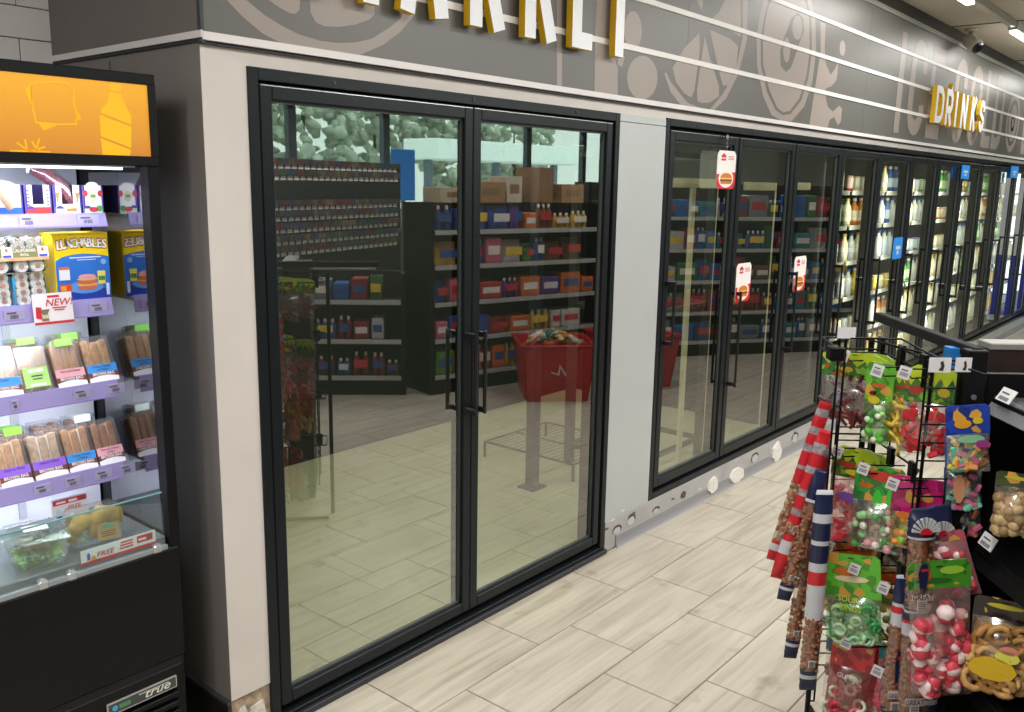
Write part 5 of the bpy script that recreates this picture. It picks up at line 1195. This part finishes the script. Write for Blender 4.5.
bag(833, 556, 892, 640, 2.44, 0.5, 'bright green header bag of kiwi rings in the third row', '5cc02a', ('ring', ['3cb46a', 'a8e0b8', 'c8e8c0', '58c080'], 0.015, 36), 0.48, None, th=0.06, text=[('SOUR', -0.05, 0.50, 0.026), ('RINGS', -0.02, 0.40, 0.026)], tcol='c8dc28', swing=-0.12, filmc='dcf4d8', blobs=[(0.0, 0.72, 0.3, 0.04, 'e8d8b0'), (-0.1, 0.8, 0.2, 0.05, 'c87028')])
bag(880, 590, 912, 640, 2.50, 0.7, 'dull green bag with yellow print next to the kiwi ring bag', '6a7a3a', ('ball', ['708a50', 'b8a050'], 0.012, 20), 0.3, None, th=0.04, text=[('SOUR', 0.1, 0.6, 0.02)], tcol='d8d030')
bag(829, 636, 872, 720, 2.48, 0.5, 'red header bag with pink watermelon ring candy in the lowest row', 'd02834', ('ring', ['e03a50', 'f08090', 'd8e0c0'], 0.015, 30), 0.35, None, th=0.05, swing=0.05, fullback='c82030', text=[('GUMMY', 0, 0.55, 0.022)], tcol='d0d8d8', filmc='f0c8c8')
bag(862, 640, 894, 720, 2.54, 0.7, 'deep red candy bag behind the watermelon bag in the lowest row', 'a81c28', ('chunk', ['b82030', 'd04050'], 0.013, 30), 0.4, None, th=0.05, fullback='981a24')
bag(880, 646, 906, 716, 2.44, 0.8, 'teal edged red candy bag near the bottom of the rack', '2a8a98', ('chunk', ['a02838', 'c85060'], 0.013, 20), 0.2, None, th=0.04)
bag(827, 640, 846, 700, 2.58, 0.9, 'blue grey candy bag at the lower left of the rack', '3a5a8a', ('ball', ['8a98a0', 'a87880'], 0.012, 20), 0.2, None, th=0.04)
bag(926, 560, 988, 694, 2.18, 0.05, 'big bag of pink and white gummies at the lower right of the rack', '4a9a2c', ('two', ['d84a5c', 'f0d8d8'], 0.021, 62), 0.19, None, th=0.07, swing=-0.12, blobs=[(-0.25, 0.90, 0.12, 0.05, 'c85a28'), (0.2, 0.93, 0.2, 0.03, '9cd040'), (-0.1, 0.86, 0.3, 0.02, '2a6a20')], filmc='f8e8e8')
bag(919, 560, 940, 692, 2.24, 0.4, 'green printed candy bag just left of the big pink and white bag', '5a9a2c', ('two', ['c84a5c', 'e8c8c8'], 0.018, 14), 0.5, None, th=0.05, blobs=[(0, 0.75, 0.3, 0.06, 'b83828')])
bag(949, 532, 990, 594, 2.22, 0.35, 'flat pink bag with a row of round pink candy, right of the peanuts', 'b8485a', ('two', ['e05a6a', 'f0d0d0'], 0.016, 10), 0.12, None, th=0.03, swing=-0.35, fullback='b84a5c', filmc='e8a8b0', body=0.35)

for k, (a_, t_, c_, kd, lb) in enumerate([(1.42, 1.95, 'c87028', 'ball', 'orange header snack bag on the top gondola shelf, nearest the rack'), (1.43, 1.65, 'b8202c', 'chunk', 'red header snack bag on the top gondola shelf, second from the rack'), (1.42, 1.35, '3f7a34', 'ring', 'green header snack bag on the top gondola shelf, third from the rack')]):
    o = rempty('snack_bag', a_, t_, 1.192, lb, 'snack bag', None, 0.7)
    b_ = MB(); pillow(b_, 0.17, 0.06, 0.10, seed=k); b_.build('clear_pouch', film('f8f0dc', 0.2, 0.18, None, 0.07, 'f8f0dc'), o, False)
    cb, cm = candies(kd, ['c89a5a', 'd8b070', 'b8864a'], 0.15, 0.055, 0.09, 0.013, 40, k); tag(cb.build('candy', cm, o, False), kind='stuff')
    MB().box(-0.085, 0.085, -0.002, 0.002, 0.06, 0.075).build('header_card', print_mat(c_, 'd8a040', 'b8482c', 60), o, False)

# peanut tubes ---------------------------------------------------------
PN = mat('9c6446', 0.55, var=0.35, scale=70); NV = mat('1a2348', 0.35, coat=0.3); RDm = mat('c8202c', 0.35, coat=0.3); WS = mat('c9cbd2', 0.35)
def tube_bag(px0, py0, px1, py1, t, r, label, top='navy', hfrac=0.30, tip=0.10, red=False, sun=False, figure=False, tail=True, fill='9c6446', seed=1):
    a0, z1 = rk(px0, py0, t); a1, z0 = rk(px1, py1, t)
    L = math.hypot(a1-a0, z1-z0); ang = math.atan2(a0-a1, z1-z0)
    p = W2(a1, t); o = empty('peanut_bag' if not red else 'striped_candy_bag', (p.x, p.y, z0), label, 'snack bag'); o.rotation_mode = 'QUATERNION'
    o.rotation_quaternion = (Matrix.Rotation(RA, 4, 'Z') @ Matrix.Rotation(ang, 4, 'Y')).to_quaternion()
    col = [NV, WS, RDm, film('f8f4f0', 0.18, 0.15), mat('9a9298', 0.35, var=0.5, scale=60)]
    rd = random.Random(seed)
    def rr(v):
        e = min(1, v*10, (1-v)*12); return r*(0.86 + 0.14*e)*(1+rd.uniform(-0.04, 0.04))
    # printed top and bottom sleeves, clear window between
    n = 46; prof = []; mts = []
    for i in range(n+1):
        v = i/n; prof.append((rr(v), v*L))
        if i < n:
            vm = (i+0.5)/n
            if vm < tip: m_ = 1 if (tail and tip*0.6 < vm < tip*0.85) else (2 if red else 0)
            elif vm > 1-hfrac:
                q = (vm-(1-hfrac))/hfrac
                if red: m_ = [2, 2, 4][int(q*13+seed) % 3]
                elif top == 'stripe': m_ = 1 if q < 0.28 else (2 if q < 0.36 else (1 if int(q*26) % 5 == 0 else 0))
                else: m_ = 1 if (0.05 < q < 0.10) else (2 if q < 0.05 else 0)
            else: m_ = 3
            mts.append(m_)
    b_ = MB(); b_.lathe(prof, 12, sy=0.62, mats=mts)
    for qi, (x_, y_, z_) in enumerate(b_.v):
        v_ = z_/L; b_.v[qi] = (x_, y_*max(0.06, min(1, v_*11, (1-v_)*9)), z_)
    b_.build('printed_sleeve', col, o, False)
    if sun:
        s_ = MB(); zc = L*(1-hfrac*0.72); yy = -r*0.66
        for k in range(9):
            a = math.radians(12 + 156*k/8); s_.prism([(r*0.35*math.cos(a-0.09), zc+r*0.35*math.sin(a-0.09)), (r*1.0*math.cos(a-0.11), zc+r*1.15*math.sin(a-0.11)), (r*1.0*math.cos(a+0.11), zc+r*1.15*math.sin(a+0.11)), (r*0.35*math.cos(a+0.09), zc+r*0.35*math.sin(a+0.09))], yy-0.001, yy+0.004, 0)
        s_.prism([(r*0.42*math.cos(math.radians(q)), zc-r*0.1+r*0.5*math.sin(math.radians(q))) for q in range(0, 181, 20)], yy-0.002, yy+0.004, 1)
        s_.build('sunburst_print', [WS, RDm], o, False)
    if figure:
        s_ = MB(); zc = L*0.42; yy = -r*0.66
        s_.prism([(x*r*0.42, zc+z*L*0.11) for x, z in [(-0.5,-1),(0.5,-1),(0.8,0.3),(0.5,1),(-0.4,1),(-0.9,0.2)]], yy-0.001, yy, 0)
        s_.prism([(-0.2*r, zc+0.04*L), (0.35*r, zc+0.05*L), (0.3*r, zc+0.07*L), (-0.2*r, zc+0.065*L)], yy-0.002, yy-0.001, 2)
        s_.box(-r*0.75, r*0.75, yy-0.001, yy, L*0.20, L*0.255, 3)
        text_mb(s_, 'GREAT', r*0.62, Matrix.Translation((0, yy-0.0012, L*0.208)), 0, squash=0.75)
        s_.build('print', [NV, WS, RDm, mat('d8c8c0', 0.5)], o, False)
    mb_ = MB(); zl, zh = L*tip*1.05, L*(1-hfrac)
    nn = int((zh-zl)*r*62000/3.0) ; nn = max(40, min(nn, 190))
    for k in range(nn):
        th_ = rd.uniform(0, 2*PI); v = rd.uniform(zl, zh); q = r*0.78; s2_ = 0.0062*rd.uniform(0.85, 1.15)
        c = Vector((q*math.cos(th_), 0.6*q*math.sin(th_), v)); Mx = Matrix.Translation(c) @ Matrix.Rotation(rd.uniform(0, 3), 4, 'X') @ Matrix.Rotation(rd.uniform(0, 3), 4, 'Y')
        mb_.lathe([(s2_*0.5, -s2_), (s2_, -s2_*0.3), (s2_, s2_*0.4), (s2_*0.45, s2_)], 6, M=Mx)
    mb_.tube([(0, 0, zl), (0, 0, zh)], r*0.5, 8)
    tag(mb_.build('peanuts', mat(fill, 0.55, var=0.3, scale=70), o, False), kind='stuff')
    if not red or True:
        w_ = MB(); zc = L*(tip+0.05); w_.box(-r*0.35, r*0.35, -r*0.66-0.001, -r*0.66, zc-r*0.4, zc+r*0.4, 0)
        for k in range(5): w_.box(-r*0.28, r*0.28, -r*0.66-0.002, -r*0.66-0.001, zc-r*0.32+k*r*0.14, zc-r*0.26+k*r*0.14, 1)
        w_.build('barcode_print', [mat('e8e4e0', 0.5), mat('2a2a30', 0.5)], o, False)
    return o
tube_bag(826, 402, 772, 560, 2.50, 0.021, 'red and silver striped candy tube, leftmost and leaning out over the aisle', red=True, hfrac=0.5, tip=0.12, fill='b08060', seed=3)
tube_bag(826, 430, 776, 578, 2.44, 0.021, 'red striped candy tube with a pointed red lower end', red=True, hfrac=0.62, tip=0.30, fill='b08060', seed=4)
tube_bag(822, 470, 783, 600, 2.42, 0.022, 'leaning peanut tube with navy tip beside the red tubes', 'navy', 0.25, 0.14, seed=5)
tube_bag(826, 440, 812, 560, 2.50, 0.020, 'red and silver striped tube hanging straight behind the navy one', red=True, hfrac=0.85, tip=0.1, seed=6)
tube_bag(816, 505, 790, 658, 2.48, 0.023, 'peanut tube with navy tip hanging behind the tall navy striped tube', 'navy', 0.2, 0.13, seed=7)
tube_bag(825, 490, 807, 690, 2.36, 0.027, 'tall peanut tube with navy and white striped header at the left of the rack', 'stripe', 0.62, 0.10, seed=8)
tube_bag(923, 508, 917, 618, 2.20, 0.037, 'peanut tube with white sunburst header and navy figure, nearest the ladder', 'navy', 0.27, 0.10, sun=True, figure=True, seed=9)
tube_bag(940, 505, 938, 640, 2.26, 0.033, 'peanut tube with sunburst header behind the nearest one', 'navy', 0.27, 0.10, sun=True, figure=False, seed=10)
tube_bag(917, 590, 909, 728, 2.24, 0.036, 'lower peanut tube with navy figure print, cut by the bottom edge', 'stripe', 0.30, 0.12, figure=True, seed=11)
tube_bag(906, 575, 889, 724, 2.30, 0.030, 'slanting peanut tube with striped header at the bottom edge', 'stripe', 0.32, 0.10, figure=True, seed=12)
tube_bag(932, 600, 926, 714, 2.28, 0.030, 'peanut tube with navy lower end between lower tube and pink bag', 'navy', 0.25, 0.18, sun=False, figure=True, seed=13)

# bags lying on the gondola shelves
def shelf_bag(px0, py0, px1, py1, t, label, main, candy, blobs, seed):
    o = bag(px0, py0, px1, py1, t, 0.5, label, main, candy, 0.22, None, th=0.10, blobs=blobs, cat='snack bag', filmc='f8f0dc', name='snack_bag'); return o
shelf_bag(996, 474, 1052, 533, 2.16, 'clear bag of beige nuts with yellow-green header on the middle gondola shelf', '3a4a1c', ('ball', ['b0946a', 'c8ac80', '9a7c54'], 0.016, 120), [(0.0, 0.92, 0.35, 0.03, 'c8c030')], 1)
shelf_bag(974, 600, 1040, 682, 2.13, 'yellow bag of ring snacks on the lower gondola shelf', '1a1a14', ('ring', ['c89a5a', 'd8b070', 'b8864a'], 0.024, 60), [(-0.1, 0.25, 0.38, 0.14, 'e0b81c'), (0.1, 0.42, 0.2, 0.08, 'e8e05a'), (0.12, 0.5, 0.16, 0.05, 'e08a7a'), (0.0, 0.92, 0.3, 0.03, 'c8c030')], 2)

# ================================================================ THE SHOP OPPOSITE (seen mirrored in the cooler glass)
def frame2(p0, p1):
    """unit frame of a run from p0 to p1 (its face looks to the left of that direction)"""
    d = (Vector(p1) - Vector(p0)); L = d.length; return math.atan2(d.y, d.x), L
# shelving run with packets: local x along the face, local y away from the shopper
def shop_run(name, p0, p1, depth, H, shelves, label, seed, pal, tall=0.2, prods=True, grp=''):
    ang, L = frame2(p0, p1)
    o = empty(name, (p0[0], p0[1], 0), label, 'shelving', rz=ang)
    MB().box(0, L, -depth, -0.03, 0, 0.13, bev=0.003).build('plinth', GB, o, False)
    MB().box(0, L, -depth, -depth+0.03, 0.13, H).build('back_panel', mat('2a2422', 0.7), o, False)
    for x in (0, L-0.03): MB().box(x, x+0.03, -depth, -0.02, 0.13, H).build('end_panel', GB, o, False)
    for z in shelves:
        sh = MB().box(0.03, L-0.03, -depth+0.03, 0.0, z-0.02, z, bev=0.002).build('shelf', mat('33302e', 0.5), o, False)
        MB().box(0.03, L-0.03, 0.0, 0.006, z-0.03, z+0.008).build('ticket_rail', mat('b0b0ae', 0.4), sh, False)
    if not prods: return o
    rd = random.Random(seed); ca_, sa_ = math.cos(ang), math.sin(ang)
    names = list(pal)
    for si, z in enumerate(shelves):
        x = 0.06
        while x < L - 0.12:
            w = rd.uniform(0.09, 0.24); h = rd.uniform(tall*0.6, tall); nm = rd.choice(names)
            if x + w > L - 0.04: break
            cx = x + w/2; px_ = p0[0] + cx*ca_ + 0.13*sa_; py_ = p0[1] + cx*sa_ - 0.13*ca_
            t = '%s snack pack on the %s shelf up of %s' % (nm, nth[si], grp)
            q = empty('snack_pack', (px_, py_, z), t, 'snack pack', t.replace('snack pack', 'snack packs'), rz=ang)
            bx = MB(); b1 = 0.008
            kind = rd.random()
            if kind < 0.45: bx.box(-w/2+0.004, w/2-0.004, -0.10, 0.10, 0.001, h, 0, bev=b1)
            elif kind < 0.75:
                n = max(2, int(w/0.055))
                for i in range(n): bx.lathe([(0.024, 0.002), (0.026, 0.01), (0.026, h*0.7), (0.012, h*0.85), (0.012, h)], 8, mi=0, o=(-w/2+w*(i+0.5)/n, 0.06, 0), mats=[0, 0, 0, 1])
            else: tapered(bx, w*0.42, w*0.48, 0.002, h, 0, 0.05, 0.02)
            bx.build('pack', [mat(pal[nm], 0.4), mat('d8d0c0', 0.5)], q, False)
            lb = MB(); lb.box(-w*0.36, w*0.36, 0.1005, 0.1015, h*0.35, h*0.7); lb.build('print', mat(rd.choice(['e8e2d8', 'e0c040', 'b83038', '30508a', 'ddd8d0']), 0.5), q, False)
            x += w + 0.012
    return o
PAL = {'red': 'a82c34', 'pink': 'c4607a', 'yellow': 'd0a030', 'purple': '5c3a80', 'brown': '7a5238', 'blue': '2c4a8c', 'orange': 'c8682c', 'white': 'c8c4bc', 'green': '4a8438'}
PAL2 = {'blue': '2b62a0', 'brown': '6a4838', 'grey': '7a7c80', 'red': '8a2c34', 'teal': '2c7a80', 'white': 'b0aeb0', 'green': '3c7038'}
shop_run('snack_gondola', (5.0, -2.78), (6.75, -2.36), 0.45, 1.56, [0.16, 0.46, 0.76, 1.06, 1.34], 'black snack gondola opposite the wide cooler doors, seen in their reflection', 5, PAL, 0.22, grp='the snack gondola')
shop_run('drinks_gondola', (7.1, -2.75), (9.6, -1.0), 0.45, 1.75, [0.16, 0.46, 0.78, 1.10, 1.42], 'black gondola with blue and brown packs opposite the narrow cooler doors', 6, PAL2, 0.24, grp='the long gondola')
shop_run('chip_gondola', (4.15, -3.70), (4.86, -2.95), 0.28, 1.0, [0.16, 0.46, 0.78], 'low black gondola beside the sales counter, mirrored in the wide door', 8, PAL2, 0.20, grp='the low gondola')
# cardboard boxes on top of the snack gondola
ang, L = frame2((5.0, -2.78), (6.75, -2.36))
for i, (x, w, h, d, c, t) in enumerate([(0.22, 0.26, 0.16, 0.28, 'a8845c', 'kraft box on top of the snack gondola, far end'), (0.55, 0.22, 0.30, 0.26, '8a6848', 'tall brown box on top of the snack gondola'), (0.86, 0.16, 0.22, 0.26, 'c8c0b0', 'pale box on top of the snack gondola'),
        (1.12, 0.30, 0.17, 0.30, 'a47c54', 'printed kraft box on top of the snack gondola'), (1.45, 0.30, 0.12, 0.28, 'c4b49a', 'flat pale box at the near end on top of the snack gondola')]):
    x = 1.72 - x; px_ = 5.0 + x*math.cos(ang) + 0.2*math.sin(ang); py_ = -2.78 + x*math.sin(ang) - 0.2*math.cos(ang)
    q = empty('cardboard_box', (px_, py_, 1.562), t, 'box', rz=ang)
    MB().box(-w/2, w/2, -d/2, d/2, 0, h, bev=0.003).build('carton', mat(c, 0.8, var=0.1, scale=8), q, False)
    MB().box(-w/2-0.001, w/2+0.001, -0.02, 0.02, h, h+0.001).box(-w*0.3, w*0.3, d/2, d/2+0.001, h*0.35, h*0.7).build('tape', mat('8a7050', 0.5), q, False)
# red totes of snacks
def tote(x, y, rz, label, big=True):
    o = empty('red_tote', (x, y, 0), label, 'tote', rz=rz)
    m = mat('b81c28', 0.4); b_ = MB(); H = 0.46
    t_ = 0.012
    for sx, sy in ((0, -1), (0, 1), (-1, 0), (1, 0)):
        w0, w1 = 0.25, 0.30
        if sy: p = [(-w0, sy*w0, 0.0), (w0, sy*w0, 0.0), (w1, sy*w1, H), (-w1, sy*w1, H), (-w0, sy*(w0-t_), 0), (w0, sy*(w0-t_), 0), (w1, sy*(w1-t_), H), (-w1, sy*(w1-t_), H)]
        else: p = [(sx*w0, -w0, 0.0), (sx*w0, w0, 0.0), (sx*w1, w1, H), (sx*w1, -w1, H), (sx*(w0-t_), -w0, 0), (sx*(w0-t_), w0, 0), (sx*(w1-t_), w1, H), (sx*(w1-t_), -w1, H)]
        b_.add(p, [(0,1,2,3), (7,6,5,4), (0,4,5,1), (1,5,6,2), (2,6,7,3), (3,7,4,0)])
    b_.box(-0.25, 0.25, -0.25, 0.25, 0, 0.01).build('tub', m, o, False)
    r_ = MB(); r_.tube([(-0.305,-0.305,H), (0.305,-0.305,H), (0.305,0.305,H), (-0.305,0.305,H), (-0.305,-0.305,H)], 0.012, 6); r_.build('rim', m, o, False)
    g_ = MB(); g_.ribbon([(-0.06, 0.02), (-0.01, 0.10), (0.0, 0.03), (0.06, 0.05)], 0.012, -0.002, 0, M=Matrix.Translation((0, 0.29, 0.2)) @ Matrix.Rotation(PI, 4, 'Z')); g_.build('white_mark', mat('e0d8d8', 0.5), o, False)
    return o
tote(5.74, -2.11, 0.75, 'red square tote heaped with snack bottles and bags, mirrored in the second wide door')
tote(6.55, -1.86, 0.4, 'second red tote behind the first, mirrored in the wide door')
rd = random.Random(12)
for i in range(26):
    a = rd.uniform(-0.2, 0.2); b__ = rd.uniform(-0.2, 0.2); cc = rd.choice([('yellow', 'd8b030'), ('white', 'd8d4d0'), ('orange', 'c8682c'), ('green', '2c6a4a'), ('red', 'b02830')])
    t = '%s snack bottle heaped in the first red tote' % cc[0]
    q = empty('snack_bottle', (5.74+a, -2.11+b__, 0.40 + 0.10*(1-(abs(a)+abs(b__))/0.4) + rd.uniform(0, 0.03)), t, 'bottle', t.replace('bottle', 'bottles'), rot=(rd.uniform(0.8, 1.8), 0, rd.uniform(0, 6)))
    mb = MB(); mb.lathe([(0.02, -0.07), (0.028, -0.06), (0.028, 0.03), (0.012, 0.06), (0.012, 0.075)], 8, mats=[0, 0, 0, 1]); mb.build('bottle', [mat(cc[1], 0.35, coat=0.3), mat('e0c030', 0.4)], q, False)
# sales counter and the cigarette rack with rows of white price tickets
ang, L = frame2((3.95, -4.50), (5.00, -3.50))
o = empty('sales_counter', (3.95, -4.50, 0), 'dark sales counter mirrored in the first wide door', 'counter', rz=ang)
MB().box(0.0, L, -0.7, -0.02, 0, 0.95, bev=0.005).build('body', mat('161616', 0.5), o, False)
MB().box(-0.02, L+0.02, -0.72, 0.02, 0.95, 0.99, bev=0.004).build('worktop', mat('4a4844', 0.4), o, False)
CW = mat('f0eee6', 0.5)
tkm = MB().box(-0.028, 0.028, 0, 0.003, 0, 0.034).build('price_tag', CW, o, False); tkm.location = (0.1, -0.016, 0.6)
for zz, x0_, x1_ in ((0.84, 0.1, L-0.1), (0.62, 0.1, L*0.6)):
    x = x0_
    while x < x1_: q = tkm.copy(); C.objects.link(q); q.parent = o; q.location = (x, -0.016, zz); x += 0.105
R0, R1 = Vector((4.45, -5.0)), Vector((7.27, -5.75))
ang, L = frame2(R0, R1)
o = empty('cigarette_rack', (R0.x, R0.y, 0), 'dark wall rack with rows of small white price tickets, mirrored in the first wide door', 'rack', rz=ang)
MB().box(0, L+0.3, -0.35, -0.05, 0, 1.92, bev=0.004).build('cabinet', mat('101114', 0.5), o, False)
pk = ['3a2c2c', '2c3a5a', '5a2a2e', '2e4a3a', '4a4038', '6a5a4a']
p1 = MB(); rd = random.Random(4)
zr = [1.83, 1.72, 1.42, 1.31, 1.19, 1.07, 0.96]
for z in zr:
    x = 0.04
    while x < L + 0.22: p1.box(x, x+0.06, -0.05, -0.012, z+0.04, z+0.10, rd.randrange(6)); x += 0.068
tag(p1.build('cigarette_packs', [mat(c, 0.5) for c in pk], o, False), kind='stuff')
tk = MB().box(-0.037, 0.037, 0, 0.003, 0, 0.052).build('price_tag', CW, o, False); tk.location = (0.06, -0.045, zr[0])
for r_i, z in enumerate(zr):
    x = 0.06 + 0.03*(r_i % 2)
    while x < L + 0.2:
        if (r_i, x) != (0, 0.06): q = tk.copy(); C.objects.link(q); q.parent = o; q.location = (x, -0.045, z)
        x += 0.104
for r_i, z in enumerate(zr): MB().box(0.02, L+0.25, -0.05, -0.046, z-0.006, z+0.04).build('ticket_strip', mat('1b1d22', 0.5), o, False)
# blue sign standing by the window
q = at(405, 175, 1, 7.0)
o = empty('blue_sign', (q.x, -7.0, 0), 'tall bright blue sign on a post near the shop window', 'sign')
MB().box(-0.22, 0.22, -0.02, 0.02, q.z-0.35, q.z+0.35, bev=0.01).build('panel', mat('1c88e0', 0.4, emit=0.5), o, False)
MB().tube([(0, 0, 0), (0, 0, q.z-0.35)], 0.03, 8).box(-0.2, 0.2, -0.2, 0.2, 0, 0.02).build('post', mat('6a6c70', 0.4, 0.4), o, False)
# outside: ground, hedge, trees, white canopy and parked cars' light shapes
struct('ground_outside', MB().box(-4, 40, -40, -9.12, -0.1, -0.02), mat('8e8f8c', 0.9, var=0.15, scale=2))
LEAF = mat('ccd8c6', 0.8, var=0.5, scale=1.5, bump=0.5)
rd = random.Random(21)
def foliage(cx, cy, cz, rx, rz, n, seed):
    r2 = random.Random(seed); mb = MB()
    for k in range(n):
        a = r2.uniform(0, 2*PI); b1 = r2.uniform(-1, 1); c1 = math.sqrt(1-b1*b1)*r2.uniform(0.6, 1); p = Vector((cx+rx*c1*math.cos(a), cy+rx*c1*math.sin(a), cz+rz*b1)); s_ = r2.uniform(0.12, 0.36)
        Mx = Matrix.Translation(p) @ Matrix.Rotation(r2.uniform(0, 6), 4, Vector((r2.random(), r2.random(), r2.random()+0.1)).normalized())
        mb.lathe([(s_*0.4, -s_*0.5), (s_, -s_*0.1), (s_*0.9, s_*0.25), (s_*0.3, s_*0.5)], 6, M=Mx)
    return mb
for i, (x, y, h) in enumerate([(13, -27, 7.0), (17.5, -28, 8.0), (22, -27, 7.2), (26.5, -28, 8.2), (31, -27, 7.4), (36, -28, 8.4)]):
    o = empty('tree', (x, y, -0.02), 'pale green tree outside the shop window, %s from the left in the reflection' % nth[i], 'tree')
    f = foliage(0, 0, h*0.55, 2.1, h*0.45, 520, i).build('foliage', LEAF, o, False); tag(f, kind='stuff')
    MB().tube([(0, 0, 0), (0.1, 0, h*0.3), (0, 0.1, h*0.6)], [0.2, 0.15, 0.1], 8).build('trunk', mat('6a5a4a', 0.9), o, False)
o = empty('canopy', (23, -17, 0), 'white forecourt canopy with a lit edge outside the shop window', 'canopy')
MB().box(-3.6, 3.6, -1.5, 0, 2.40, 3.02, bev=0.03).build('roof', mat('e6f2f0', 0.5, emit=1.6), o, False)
for x in (-3.2, 0, 3.2): MB().box(x-0.1, x+0.1, -0.9, -0.7, 0, 2.40).build('post', mat('6f8696', 0.5), o, False)

# dark lacquer and coated steel: little surface glare
for m_ in (FB, FR, WB, GB, BLACK, BLACKM, GASKET):
    m_.node_tree.nodes['Principled BSDF'].inputs['Specular IOR Level'].default_value = 0.22

# seat the fridge stock against the end glass, trays at their full width
for o_ in list(C.objects):
    if o_.parent is None and o_.get('category') in ('sandwich', 'sushi tray', 'food box', 'snack box', 'carton', 'sausage', 'snack') and o_.location.x < 1.25 and 0.2 < o_.location.y < 0.4:
        o_.location.x += 0.014
        if o_.get('category') == 'sushi tray': o_.scale = (1.12, 1, 1)
